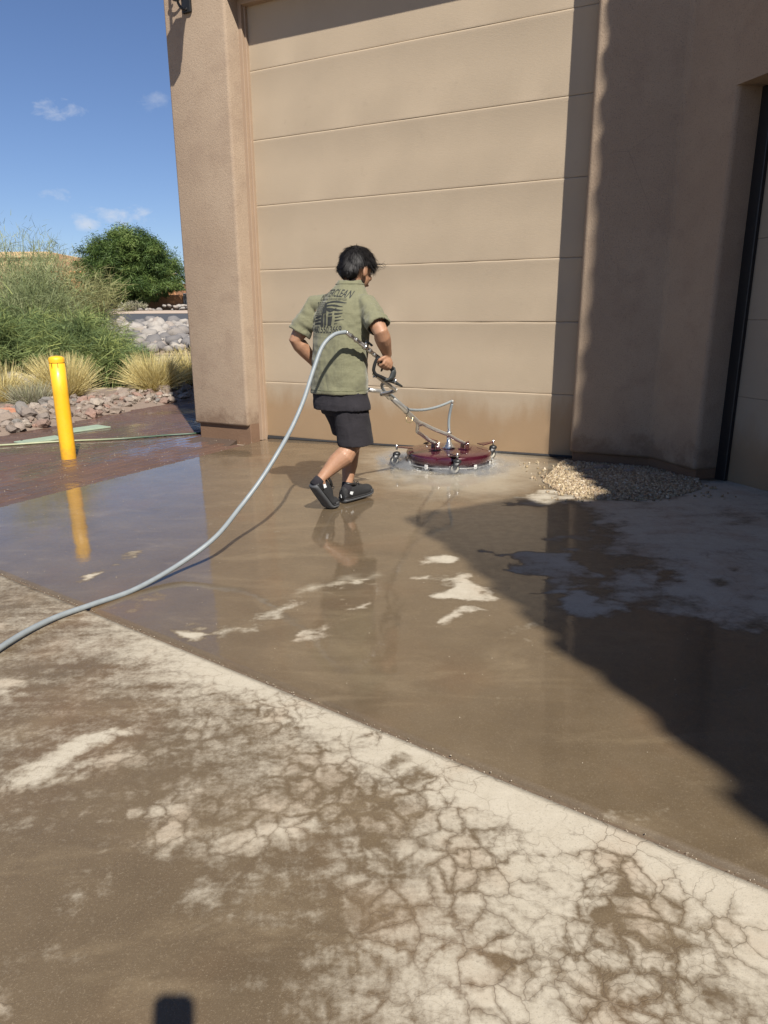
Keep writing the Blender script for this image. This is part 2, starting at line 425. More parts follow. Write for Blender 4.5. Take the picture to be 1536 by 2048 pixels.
DAMP = [([(1.111, 4.164), (1.229, 4.041), (1.171, 3.885), (1.085, 3.944)],0.03,0.8),
 ([(1.183, 3.347), (1.297, 3.316), (1.36, 3.222), (1.274, 3.121), (1.171, 3.162)],0.05,0.8),
 ([(1.312, 3.098), (1.389, 3.113), (1.371, 3.014), (1.292, 2.987)],0.02,1),
 ([(1.438, 3.01), (1.534, 2.972), (1.495, 2.913), (1.428, 2.935)],0.02,0.9),
 ([(1.622, 3.161), (1.662, 3.166), (1.644, 3.118), (1.605, 3.113)],0.01,1),
 ([(1.149, 2.903), (1.268, 2.926), (1.316, 2.777), (1.161, 2.704)],0.05,0.8),
 ([(1.008, 3.259), (1.099, 3.276), (1.077, 3.168), (1.003, 3.159)],0.02,0.9)]
CLEAN = [([(-0.104, 6.481), (0.161, 6.864), (1.102, 6.596), (1.293, 5.722), (1.135, 5.161), (0.743, 4.794), (0.326, 4.834), (-0.03, 5.466)],0.18,1.0),
 ([(-0.377, 2.932), (-0.289, 2.951), (-0.033, 3.168), (-0.045, 3.197), (-0.272, 3.011)],0.03,0.9)]
FDRY = [([(-1.072, 1.703), (-1.001, 1.759), (-0.917, 1.832), (-0.757, 1.839), (-0.88, 1.743), (-0.97, 1.666), (-1.034, 1.631)],0.03,0.9),
 ([(-1.006, 1.602), (-0.965, 1.654), (-0.954, 1.632)],0.02,1),
 ([(-0.952, 1.628), (-0.794, 1.705), (-0.672, 1.76), (-0.68, 1.741), (-0.808, 1.671)],0.02,0.6),
 ([(-1.295, 2.127), (-1.257, 2.187), (-1.208, 2.192), (-1.216, 2.137), (-1.265, 2.086)],0.03,0.7),
 ([(-0.654, 1.488), (-0.602, 1.464), (-0.536, 1.49), (-0.52, 1.393), (-0.597, 1.378), (-0.63, 1.421)],0.03,0.5),
 ([(-0.71, 1.289), (-0.59, 1.293), (-0.583, 1.203), (-0.623, 1.171), (-0.674, 1.218)],0.03,0.4),
 ([(-0.458, 1.24), (-0.438, 1.264), (-0.393, 1.281), (-0.402, 1.252)],0.02,0.6),
 ([(-0.713, 1.021), (-0.677, 1.03), (-0.677, 0.99), (-0.702, 1.0)],0.012,1),
 ([(-0.37, 1.356), (-0.301, 1.42), (-0.212, 1.48), (-0.166, 1.526), (-0.253, 1.419), (-0.336, 1.355)],0.03,0.5),
 ([(-0.261, 1.157), (-0.233, 1.171), (-0.215, 1.155), (-0.249, 1.144)],0.02,0.4)]
FDAMP = [([(-0.465, 1.938), (-0.425, 1.972), (-0.369, 1.964), (-0.386, 1.929), (-0.431, 1.92)],0.02,0.6),
 ([(0.006, 1.689), (0.027, 1.716), (0.057, 1.701), (0.06, 1.669), (0.033, 1.652), (0.01, 1.662)],0.008,0.7),
 ([(0.025, 1.59), (0.065, 1.621), (0.117, 1.606), (0.076, 1.574), (0.037, 1.569)],0.02,0.6),
 ([(-0.182, 1.367), (-0.142, 1.382), (-0.111, 1.357), (-0.126, 1.326), (-0.168, 1.343)],0.03,0.5),
 ([(-0.051, 1.38), (-0.031, 1.392), (-0.007, 1.382), (-0.007, 1.356), (-0.031, 1.347), (-0.05, 1.357)],0.006,0.7),
 ([(0.428, 1.175), (0.447, 1.188), (0.471, 1.182), (0.471, 1.158), (0.443, 1.142), (0.423, 1.153)],0.006,0.8),
 ([(0.461, 1.127), (0.473, 1.132), (0.474, 1.12), (0.462, 1.113)],0.006,0.5),
 ([(0.194, 1.072), (0.213, 1.08), (0.23, 1.07), (0.227, 1.053), (0.207, 1.045), (0.193, 1.054)],0.006,0.8),
 ([(0.499, 1.189), (0.549, 1.201), (0.561, 1.149), (0.513, 1.102), (0.493, 1.127)],0.04,0.5),
 ([(0.561, 1.263), (0.599, 1.276), (0.596, 1.241), (0.559, 1.228)],0.04,0.4)]
CTL = [(-1.612, 2.943, 0.6), (-1.141, 2.599, 0.55), (-0.879, 2.408, 0.35), (-0.553, 2.199, 0.15), (-0.263, 1.93, 0.15), (-0.1, 1.74, 0.3), (-1.172, 2.226, 0.8), (-0.844, 2.044, 0.65), (-0.561, 1.886, 0.5), (-0.373, 1.851, 0.55), (-0.231, 1.652, 0.6), (-0.965, 1.654, 0.75), (-0.628, 1.622, 0.85), (-0.4, 1.495, 0.8), (-0.72, 1.366, 1), (-0.52, 1.284, 0.95), (-0.299, 1.278, 0.8), (-0.154, 1.525, 0.5), (-0.082, 1.348, 0.55), (0.041, 1.735, 0.12), (0.167, 1.575, 0.1), (0.094, 1.426, 0.5), (0.203, 1.34, 0.3), (0.332, 1.419, 0.05), (0.475, 1.302, 0.05), (0.596, 1.187, 0.12), (0.729, 1.145, 0.25), (0.029, 1.227, 0.7), (0.127, 1.135, 0.3), (0.34, 1.193, 0.15), (0.509, 1.091, 0.4), (0.617, 1.013, 0.4), (0.3, 1.02, 0.12), (0.117, 1.024, 0.1), (-0.049, 1.027, 0.4), (0.195, 0.935, 0.1), (0.411, 0.94, 0.2), (0.62, 0.927, 0.35), (-0.173, 1.142, 0.95), (-0.254, 1.032, 0.95), (-0.458, 1.09, 1), (-0.654, 1.095, 1), (-0.5, 0.949, 1), (-0.194, 0.943, 0.85), (-0.081, 0.941, 0.5)]

def vnoise(x, y, sc, seed):
    X_ = x*sc; Y_ = y*sc; xi = np.floor(X_).astype(np.int64); yi = np.floor(Y_).astype(np.int64); fx = X_-xi; fy = Y_-yi
    fx = fx*fx*(3-2*fx); fy = fy*fy*(3-2*fy)
    def h(a, b_):
        n_ = (a*374761393+b_*668265263+seed*1442695041) & 0xffffffff
        n_ = ((n_ ^ (n_ >> 13))*1274126177) & 0xffffffff
        return ((n_ ^ (n_ >> 16)) & 0xffff)/65535.0-.5
    return (h(xi, yi)*(1-fx)+h(xi+1, yi)*fx)*(1-fy)+(h(xi, yi+1)*(1-fx)+h(xi+1, yi+1)*fx)*fy
def fbm(x, y, sc, seed, o=4): return sum(vnoise(x, y, sc*2**i_, seed+i_)*.5**i_ for i_ in range(o))
def poly_field(x, y, L):
    gx, gy = x, y; wx = .10*fbm(gx, gy, 6., 3)+.05*fbm(gx, gy, 22., 5, 2); wy = .10*fbm(gx, gy, 6., 11)+.05*fbm(gx, gy, 22., 15, 2)
    """soft union of polygons -> amount per point"""
    out = np.zeros_like(gx)
    for poly, soft, amt in L:
        p = np.array(poly); n = len(p); kw = min(1.7, max(.12, soft/.02)); x = gx+wx*kw; y = gy+wy*kw
        ins = np.zeros(len(x), bool); dmin = np.full(len(x), 1e9)
        for i in range(n):
            x1, y1 = p[i]; x2, y2 = p[(i+1) % n]
            c = ((y1 > y) != (y2 > y))
            with np.errstate(divide='ignore', invalid='ignore'):
                xi = (x2-x1)*(y-y1)/(y2-y1+1e-12)+x1
            ins ^= c & (x < xi)
            dx, dy = x2-x1, y2-y1; t = np.clip(((x-x1)*dx+(y-y1)*dy)/(dx*dx+dy*dy+1e-12), 0, 1)
            dmin = np.minimum(dmin, np.hypot(x-x1-t*dx, y-y1-t*dy))
        soft = soft*1.5+(.008 if soft > .01 else 0); sd_ = np.where(ins, dmin, -dmin)
        v = np.clip(.5+sd_/(2*soft), 0, 1); v = v*v*(3-2*v)*amt
        out = np.maximum(out, v)
    return out

JD = np.array([.793, -.609]); KD = np.array([.609, .793])
def slab(name, js, ks, cuts):
    jj, kk = np.meshgrid(js, ks); x = jj*JD[0]+kk*KD[0]; y = jj*JD[1]+kk*KD[1]
    nx, ny = len(js), len(ks)
    V = np.stack([x.ravel(), y.ravel(), zg_np(x, y).ravel()], 1)
    i = np.arange(nx*ny).reshape(ny, nx)
    Fq = np.stack([i[:-1, :-1], i[:-1, 1:], i[1:, 1:], i[1:, :-1]], -1).reshape(-1, 4)
    bm = bmesh.new(); bm.from_mesh(np_mesh(V, Fq))
    for co, no in cuts:
        bmesh.ops.bisect_plane(bm, geom=bm.verts[:]+bm.edges[:]+bm.faces[:], plane_co=co, plane_no=no, clear_outer=True)
    be = [e for e in bm.edges if e.is_boundary]
    r = bmesh.ops.extrude_edge_only(bm, edges=be)
    for v in r['geom']:
        if isinstance(v, bmesh.types.BMVert): v.co.z -= .07
    return bm_mesh(bm)
def coords(me):
    a = np.zeros(len(me.vertices)*3, np.float32); me.vertices.foreach_get('co', a); return a.reshape(-1, 3).astype(float)

# rear slab: wet, in front of the big door
me = slab('rear', np.arange(-5.9, 2.6, .024), np.concatenate([np.arange(1.470, 5.2, .021), np.arange(5.2, 6.4, .05)]),
          [(WA(-4.50, 0, 0), -uA), (WA(0, -6.25, 0), -nA), (WB(0, -3.95, 0), -nB)])
c = coords(me); x, y = c[:, 0], c[:, 1]
dryv = poly_field(x, y, DRY); dampv = poly_field(x, y, DAMP)
wet = 1.18 - 1.02*dryv + .8*dampv + .45*fbm(x, y, 9., 31)*np.clip(dryv*3, 0, 1)
set_attr(me, 'wet', wet); set_attr(me, 'clean', poly_field(x, y, CLEAN)); set_attr(me, 'film', np.ones(len(x))); set_attr(me, 'craze', np.full(len(x), .30))
o = obj('driveway_slab', me, M_conc); tag(o, 'wet brown concrete slab in front of the tall garage door', kind='structure')
# front slab: half dried, crazed
js = np.concatenate([np.arange(-9, -3.9, .12), np.arange(-3.9, .8, .017), np.arange(.8, 3.2, .1)])
ks = np.concatenate([np.arange(-5, .0, .12), np.arange(0, 1.440, .017), [1.446]])
me = slab('front', js, ks, [])
c = coords(me); x, y = c[:, 0], c[:, 1]
num = np.zeros(len(x)); den = np.zeros(len(x))
for cx, cy, cw in CTL:
    ww = 1/((x-cx)**2+(y-cy)**2+.012)**1.6; num += ww*cw; den += ww
wet = num/den
kk = x*KD[0]+y*KD[1]; jj = x*JD[0]+y*JD[1]
edge = np.exp(-np.maximum(0, 1.447-kk)/.10)*np.clip((jj+3.0)/1.6, 0, 1)       # the slab dries first along its joint
wet = wet - .45*edge - .9*poly_field(x, y, FDRY) + .95*poly_field(x, y, FDAMP)
set_attr(me, 'wet', wet*.92+.10); set_attr(me, 'clean', np.zeros(len(x))); set_attr(me, 'film', np.full(len(x), .10)); set_attr(me, 'craze', np.clip((jj+2.7)/1.5, .12, 1)*np.clip(1.25-wet, .15, 1))
o = obj('driveway_slab', me, M_conc); tag(o, 'crazed concrete slab half dried, nearest the camera', kind='structure')
# joint filler between the slabs, sunk a centimetre
V = []; n = 160
for i in range(n+1):
    j = -9+12*i/n
    for k, dz in ((1.440, -.03), (1.447, -.013), (1.458, -.009), (1.471, -.012), (1.478, -.03)):
        p = JD*j+KD*k
        V.append((p[0], p[1], zg(p[0], p[1])+dz+.004*mnoise.noise(Vector((j*9, k*40, 0)))))
Fq = [(i*5+a, i*5+a+1, (i+1)*5+a+1, (i+1)*5+a) for i in range(n) for a in range(4)]
o = obj('expansion_joint', mesh(V, Fq), M_joint); tag(o, 'gritty brown joint between the two concrete slabs', kind='structure')

# ------------------------------------------------------------------ terrain, road, pavers
TP = [(0, -.06), (9, -.05), (12, 0), (16, .10), (20, .33), (28.2, .92), (29, .95), (38, 1.40), (42, 1.60), (45, 1.68), (60, 1.95), (120, 3.0), (400, 5.0), (3000, 10)]
def terr(x, y):
    base = np.interp(y, [p[0] for p in TP], [p[1] for p in TP])
    return base
xs = np.concatenate([np.linspace(-1500, -60, 16), np.arange(-55, 56, 1.0), np.linspace(60, 1500, 16)])
ys = np.concatenate([np.linspace(-800, -20, 10), np.arange(-15, 62, .8), np.linspace(64, 2500, 24)])
X, Y = np.meshgrid(xs, ys); Zt = terr(X, Y)
bumpy = np.vectorize(lambda a, b: mnoise.noise(Vector((a*.35, b*.35, 0))))(X, Y)*.07*np.clip((Y-12.5)/4, 0, 1)*(np.abs(Y-33.5) > 5.5)
Zt = Zt+bumpy
i = np.arange(X.size).reshape(X.shape)
me = np_mesh(np.stack([X.ravel(), Y.ravel(), Zt.ravel()], 1), np.stack([i[:-1, :-1], i[:-1, 1:], i[1:, 1:], i[1:, :-1]], -1).reshape(-1, 4))
b = NB('desert_ground'); n1 = b.noise(.8, 6, .65); n2 = b.noise(14, 5, .65)
b.set(Base_Color=b.mix(n2, b.mix(n1, (.20, .145, .095), (.30, .235, .16)), (.36, .31, .25), 'MIX'), Roughness=.95, Normal=b.bump(n2, .8, .05))
M_desert = b.m
tag(obj('ground', me, M_desert, smooth=True), kind='structure')

def sheet(name, x0, x1, y0, y1, dz, mat, ny=8):
    V = []; Fq = []
    for a in range(ny+1):
        yy = y0+(y1-y0)*a/ny
        V += [(x0, yy, float(terr(0, yy))+dz), (x1, yy, float(terr(0, yy))+dz)]
    for a in range(ny): Fq.append((2*a, 2*a+1, 2*a+3, 2*a+2))
    return obj(name, mesh(V, Fq), mat)
b = NB('asphalt'); b.set(Base_Color=b.mix(b.noise(3, 5), (.045, .046, .05), (.07, .072, .078)), Roughness=.85, Normal=b.bump(b.noise(120, 3), .3, .01)); M_asph = b.m
tag(sheet('road', -70, 70, 29.2, 38, .05, M_asph), kind='structure')
b = NB('pale_shoulder'); b.set(Base_Color=b.mix(b.noise(5, 5), (.34, .26, .20), (.46, .37, .29)), Roughness=.95); M_shoul = b.m
tag(sheet('path', -70, 70, 38.1, 41.8, .06, M_shoul), kind='structure')

b = NB('wet_paver'); P = b.pos()
oi = b.n('ShaderNodeObjectInfo').outputs['Random']; n1 = b.noise(1.3, 5); n2 = b.noise(30, 5, .6)
rnd = b.n('ShaderNodeTexVoronoi', {'Scale': 1.0, 'Vector': P}).outputs['Distance']
colp = b.mix(n1, (.070, .038, .027), (.105, .066, .047))
colp = b.mix(b.math('MULTIPLY', oi, .5), colp, (.135, .075, .052))
colp = b.mix(b.math('MULTIPLY', b.remap(n2, .6, .75), .3), colp, (.2, .15, .11))
b.set(Base_Color=colp, Roughness=b.remap(b.noise(1.1, 4), .4, .65, .28, .6), Normal=b.bump(b.math('ADD', n2, b.noise(150, 2)), .4, .003))
pf = b.remap(b.math('ADD', b.noise(.9, 5, .6), b.math('MULTIPLY', n2, .25)), .60, .72)
b.set(Coat_Weight=b.math('MULTIPLY', pf, .9), Coat_Roughness=.05, Coat_IOR=1.33, Coat_Normal=b.bump(b.noise(14, 3), .08, .01))
M_paver = b.m
M_sand = simple('wet_joint_sand', (.075, .05, .036), .7, var=.3, scale=40, bump=.4)
pd = [WA(-4.502, -1.2, 0), WA(-4.502, -9.5, 0), WA(-9.6, -9.5, 0), WA(-9.6, -1.2, 0)]
# outline of paved yard toward the stone border
def yard_in(p):
    # keep the paving on the house side of the stone border
    bx = [-9.0, -4.9, -4.25, -3.97, -3.74, -3.38, -3.04, -2.6, -1.0]; by = [4.0, 6.4, 7.75, 8.35, 9.3, 10.25, 11.3, 12.6, 16.0]
    return p.y < np.interp(p.x, bx, by) + .06
base_poly = [(-2.35, 1.0), (-9.0, 1.0), (-9.0, 4.0), (-4.9, 6.4), (-4.25, 7.75), (-3.97, 8.35), (-3.74, 9.3), (-3.38, 10.25), (-3.04, 11.3), (-2.6, 12.6), (-1.4, 16)]
e0 = WA(-4.503, -1.0, 0); e1 = WA(-4.503, -5.3, 0)
bp = [(e1.x, e1.y), (e0.x, e0.y)] + base_poly[1:]
pave = obj('paved_yard', prism([Vector((p[0], p[1], 0)) for p in bp][::-1], -.045, -.007), M_sand); tag(pave, 'brown wet block paving beside the concrete drive', kind='structure')
PL, PW, PG = .222, .112, .006
bmv = bmesh.new(); bmesh.ops.create_cube(bmv, size=1); bmesh.ops.scale(bmv, vec=((PW-PG), (PL-PG), .05), verts=bmv.verts[:])
bmesh.ops.translate(bmv, vec=(0, 0, -.025), verts=bmv.verts[:])
bmesh.ops.bevel(bmv, geom=[e for e in bmv.edges if e.verts[0].co.z > -.01 and e.verts[1].co.z > -.01], offset=.005, segments=1, affect='EDGES')
paver_me = bm_mesh(bmv); paver_me.materials.append(M_paver)
cells = []
rp = random.Random(5)
for iu in range(0, 46):
    for jd in range(-2, 46):
        u = -4.503-PW/2-iu*PW; d = -1.3-(jd+.5*(iu % 2))*PL
        p = WA(u, d, 0)
        if u < -5.33 and d < -5.8 and u > -5.33: continue
        if u > -5.34 and d < -5.80+PL: continue            # under the pier
        if not yard_in(p): continue
        # in the photographed sector?
        q = p - cam.location; dep_ = q.dot(_F)
        if dep_ < .3: continue
        px = 768+1410*q.dot(_R)/dep_
        cells.append((0 if -60 < px < 430 else 1, dep_, p))
cells.sort(key=lambda a: (a[0], a[1]))
rot = math.atan2(nA.y, nA.x)-math.pi/2
rest = []
for k, (out, dd, p) in enumerate(cells):
    zz = rp.uniform(-.0015, .0015)
    tilt = Matrix.Rotation(rp.uniform(-.006, .006), 4, 'X') @ Matrix.Rotation(rp.uniform(-.006, .006), 4, 'Y')
    Mx = Matrix.Translation((p.x, p.y, zz)) @ Matrix.Rotation(rot, 4, 'Z') @ tilt
    if k < 300 and not out:
        o = bpy.data.objects.new('paver', paver_me); COL.objects.link(o); o.matrix_world = Mx; o.parent = pave
    else: rest.append(Mx)
pv = coords(paver_me); pfc = [tuple(p.vertices) for p in paver_me.polygons]
V = []; Fq = []
for Mx in rest:
    o0 = len(V); V += [Mx @ Vector(v) for v in pv]; Fq += [tuple(i+o0 for i in f) for f in pfc]
tag(obj('pavers', mesh(V, Fq), M_paver, pave), kind='stuff')

# ------------------------------------------------------------------ the garage building
bld = empty('garage_building', WA(-3, -6.1, 0), 'taupe stucco garage building with a tall tan sectional door between two piers', 'building')
DF = -5.85; DD = -6.085; TOP = 5.6; ZS = .148
# left pier: front face, rounded corners, plinth set back below
pier = [WA(-5.323, DF, 0), WA(-4.606, DF, 0), WA(-4.640, DD+.02, 0), WA(-4.640, -6.6, 0), WA(-5.323, -6.6, 0)]
pier[2] = WA(-4.575, DD+.03, 0); pier[3] = WA(-4.575, -6.6, 0)
obj('pier', prism(pier, ZS, TOP, .028, 4), M_stucco, bld, True)
pl_ = [WA(-5.285, DF-.035, 0), WA(-4.60, DF-.035, 0), WA(-4.578, DD+.03, 0), WA(-4.578, -6.6, 0), WA(-5.285, -6.6, 0)]
obj('plinth', prism(pl_, -.06, ZS+.03, .006, 1), M_plinth, bld)
# side wall of the garage running back
obj('wall', boxA(-5.318, -4.9, -6.55, -13.5, -.05, TOP-.003), M_stucco, bld)
# header over the door
HB = 4.05
obj('header', boxA(-4.66, -1.2, DF-.003, -6.6, HB, TOP-.004, .02, 3), M_stucco, bld)
# right column: faces the drive, then turns 45 degrees into the second garage front
cor = WA(-.643, DF, 0); uc = cor.dot(uB); dB = cor.dot(nB)
JU = -4.10                                                        # jamb of the second door along wing B
col = [WA(-1.283, DF, 0), cor, WB(JU, dB, 0), WB(JU+.01, dB-.22, 0), WB(JU-.1, dB-1.2, 0), WA(-1.283, -6.9, 0)]
obj('column', prism(col, ZS, TOP+.01, .035, 5), M_stucco, bld, True)
pc = [WA(-1.262, DF-.03, 0), WA(-.655, DF-.03, 0), WB(JU-.015, dB-.03, 0), WB(JU, dB-.22, 0), WB(JU-.1, dB-1.2, 0), WA(-1.262, -6.9, 0)]
obj('plinth', prism(pc, -.05, ZS+.03, .006, 1), M_plinth, bld)
# band stepping out above the corner
obj('wall', boxA(JU-.06, 5.5, dB-.0015, dB-.2, 3.28, TOP+.3, W=WB), M_stucco, bld)
# wing B wall over and beyond the second door
obj('wall', boxA(JU-.06, 6, dB-.0015, dB-.28, 2.655, 3.2795, W=WB), M_stucco, bld)
obj('wall', boxA(-1.2, 6, dB-.003, dB-.28, -.03, 2.70, .015, 2, W=WB), M_stucco, bld)
obj('wall', boxA(JU-.6, 6.2, dB-1.2, dB-3.8, -.03, TOP+.6, 0, 2, W=WB), M_stucco, bld)
# second garage door, shaded
d2 = empty('garage_door', WB(-2.6, dB-.22, 0), parent=bld)
g0 = JU+.065
obj('frame', boxA(JU+.006, g0+.035, dB-.185, dB-.30, -.02, 2.72, .004, 1, W=WB), M_black, d2)
zz = [.02, .64, 1.16, 1.68, 2.2, 2.70]
for a in range(5):
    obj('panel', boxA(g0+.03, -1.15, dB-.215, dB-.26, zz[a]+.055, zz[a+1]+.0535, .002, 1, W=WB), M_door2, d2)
obj('weather_seal', boxA(g0+.03, -1.15, dB-.195, dB-.262, -.03, .074, .008, 2, W=WB), M_rubber, d2)
# big sectional door
bd = empty('garage_door', WA(-3, DD, 0), parent=bld)
SE = [.03, .600, 1.198, 1.703, 2.300, 2.882, 3.470, 4.060]
for a in range(7):
    z0, z1 = SE[a]+.0007, SE[a+1]-.0007
    bm = bmesh.new(); nseg = 44; rows = [(z0, -.0015), (z0+.006, 0.0), (z0+.02, .001), ((z0+z1)/2, .0015), (z1-.03, .0005), (z1-.012, .004), (z1-.004, .003), (z1, .0)]
    grid = []
    for (z, dd) in rows:
        r = []
        for s in range(nseg+1):
            u = -4.60+3.33*s/nseg
            wob = .0022*mnoise.noise(Vector((u*1.1, a*3.1, z*.8)))
            dent = .006*mnoise.noise(Vector((u*4.0, a*7.7+5, 0)))*(1 if z > z1-.035 or z < z0+.01 else 0)*(1.6 if a == 1 else 1)
            lift = (dent*.5 if a in (1, 0, 2) else 0)
            r.append(bm.verts.new(WA(u, DD+dd+wob+max(0, dent), z+lift)))
        grid.append(r)
    for q in range(len(rows)-1):
        for s in range(nseg): bm.faces.new((grid[q][s], grid[q][s+1], grid[q+1][s+1], grid[q+1][s]))
    me = bm_mesh(bm); o = obj('panel', me, M_door, bd, True)
    sm = o.modifiers.new('t', 'SOLIDIFY'); sm.thickness = .03; sm.offset = -1
obj('backing', boxA(-4.6, -1.27, DD-.036, DD-.06, .0, 4.06), M_door, bd)
V = []; Fq = []
for s in range(41):
    u = -4.60+3.33*s/40; zf = zg(*WA(u, DD, 0).xy)
    for dd, z in ((.012, zf-.01), (.016, zf+.008), (.006, max(zf+.02, .036)), (-.03, max(zf+.02, .036)), (-.03, zf-.01)):
        V.append(WA(u, DD+dd, z))
for s in range(40):
    for q in range(4): Fq.append((s*5+q, s*5+q+1, (s+1)*5+q+1, (s+1)*5+q))
obj('weather_seal', mesh(V, Fq), M_rubber, bd)
for (a0, a1, dd0, dd1) in ((-4.600, -4.545, DD+.075, DD-.05), (-4.548, -4.528, DD+.038, DD-.003)):
    obj('door_trim', boxA(a0, a1, dd0, dd1, -.01, HB+.01, .004, 2), M_trim, bld)
obj('door_trim', boxA(-4.55, -1.26, DD+.075, DD-.05, HB-.055, HB+.012, .004, 2), M_trim, bld)

# barrel-tile eaves (above the frame; they shade the column and the drive)
def eave_tiles(P0, dirv, outv, L, r=.105, pitch=.30, over=.07, rise=.30, seed=1, jit=.03):
    rr = random.Random(seed); D = []
    k = 0; s = pitch/2
    while s < L:
        c0 = P0+dirv*(s+rr.uniform(-.02, .02))+outv*(over+rr.uniform(-jit, jit))
        c1 = c0-outv*.9+Z*rise
        pts = [c0, c0.lerp(c1, .5), c1]
        D.append(tube_data(pts, [r, r*.95, r*.9], 10))
        s += pitch
    return merge(D)
hh = 5.5
ed = [Vector((1.83, 5.18, hh)), Vector((2.26, 3.984, hh)), Vector((2.994, 1.971, hh)), Vector((3.151, 1.454, hh)), Vector((3.165, .10, hh)), Vector((4.6, -4.6, hh))]
bk = [Vector((8.0, -4.6, hh)), Vector((5.0, 5.18, hh))]
oc = ed+bk; n_ = len(oc)
me = mesh([p+Z*.03 for p in oc]+[p-Z*.12 for p in oc], [tuple(range(n_))[::-1], tuple(range(n_, 2*n_))]+[(i_, (i_+1) % n_, n_+(i_+1) % n_, n_+i_) for i_ in range(n_)])
rf = obj('roof', me, M_roofin, bld)
D_ = []
for a_ in range(4):
    dv = (ed[a_+1]-ed[a_]); L_ = dv.length; dv.normalize(); ov = Vector((dv.y, -dv.x, 0))
    if ov.x > 0: ov = -ov
    D_.append(eave_tiles(ed[a_]+Z*.06, dv, ov, L_, over=.0, r=.075, pitch=.27, rise=.2, seed=4+a_, jit=.012))
V, Fq = merge(D_)
tag(obj('eave_tiles', mesh(V, Fq), M_tile, rf, True), kind='stuff')
# low tiled bay beside the camera
ang = math.radians(15.0); uY = Vector((math.sin(ang), -math.cos(ang), 0)); nY = Vector((-math.cos(ang), -math.sin(ang), 0))
CR = Vector((.177+.306*4.55, 4.207-.837*4.55, 4.6)); inn = -nY
me = mesh([CR+Z*.02, CR+uY*7+Z*.02, CR+uY*7+inn*3.2+Z*.75, CR+inn*3.2+uY*1.6+Z*.75, CR+inn*3.2+Z*.02, CR-Z*.1, CR+uY*7-Z*.1, CR+uY*7+inn*3.2-Z*.1, CR+inn*3.2-Z*.1],
          [(0, 1, 2, 3), (0, 3, 4), (8, 7, 6, 5), (0, 5, 6, 1), (1, 6, 7, 2), (4, 8, 5, 0), (2, 7, 8, 4, 3)])
rf = obj('roof', me, M_roofin, bld)
V1 = eave_tiles(CR-Z*.02, uY, nY, 6.8, over=.0, r=.115, seed=8); V2 = eave_tiles(CR-Z*.02, inn, -uY, 2.2, over=.0, r=.115, seed=9)
V, Fq = merge([V1, V2])
tag(obj('eave_tiles', mesh(V, Fq), M_tile, rf, True), kind='stuff')
q0 = CR+uY*.55+inn*.5
obj('wall', prism([Vector((p.x, p.y, 0)) for p in (q0, q0+uY*6, q0+uY*6+inn*2.6, q0+inn*2.6)], -.05, 4.52, .03, 3), M_stucco, bld)

# ------------------------------------------------------------------ yellow bollard
M_yellow = NB('yellow_bollard_plastic'); _b = M_yellow
_b.set(Base_Color=_b.mix(_b.remap(_b.noise(90, 3), .66, .74), _b.mix(_b.noise(4, 3), (.80, .40, .012), (.84, .45, .02)), (.35, .2, .04)), Roughness=_b.remap(_b.noise(20, 4), .3, .7, .28, .55), Normal=_b.bump(_b.noise(60, 2), .05, .002))
_zz = _b.sep(_b.pos())[2]; _g = _b.remap(_b.math('ADD', _zz, _b.math('MULTIPLY', _b.math('SUBTRACT', _b.noise(18, 5, .65), .5), .35)), .0, .16, 1, 0)
_sc = _b.remap(_b.noise(26, 4, .6, v=_b.scale(_b.pos(), (1, 1, .25))), .62, .70)
_old = _b.b.inputs['Base Color'].links[0].from_socket
_b.set(Base_Color=_b.mix(_b.math('MAXIMUM', _b.math('MULTIPLY', _g, .55), _b.math('MULTIPLY', _sc, .35)), _old, (.36, .19, .03))); M_yellow = M_yellow.m
BX, BY = -2.911, 6.42
bol = empty('bollard', (BX, BY, 0), 'yellow plastic-sleeved bollard standing on the wet block paving', 'bollard')
R_ = .066
def ring(z, r): return (Vector((BX, BY, z)), Vector((r, 0, 0)), Vector((0, r, 0)))
V, Fq = loft_data([ring(-.02, R_), ring(.0, R_), ring(.3, R_), ring(.6, R_), ring(.872, R_)], 40)
obj('sleeve', mesh(V, Fq), M_yellow, bol, True)
V, Fq = loft_data([ring(.868, R_+.001), ring(.872, R_+.0012), ring(.896, R_+.0012), ring(.907, R_-.001), ring(.918, R_*.86), ring(.926, R_*.55), ring(.929, R_*.15)], 40)
cap = obj('cap', mesh(V, Fq), M_yellow, bol, True)
V, Fq = loft_data([ring(.866, R_+.0008), ring(.8685, R_+.0008)], 40); obj('cap_seam', mesh(V, Fq), M_black, bol, True)
for a in (-62, -105, 20):
    th = math.radians(a); c0 = Vector((BX+(R_+.004)*math.cos(th), BY+(R_+.004)*math.sin(th), .86))
    tng = Vector((-math.sin(th), math.cos(th), 0)); rad = Vector((math.cos(th), math.sin(th), 0))
    V = [c0+tng*sx*.0022+rad*sr*.002+Z*sz for sx in (-1, 1) for sr in (-1, 1) for sz in (-.03, .008)]
    bm = bmesh.new(); vs = [bm.verts.new(v) for v in V]; bmesh.ops.convex_hull(bm, input=vs); obj('slot', bm_mesh(bm), M_black, bol)

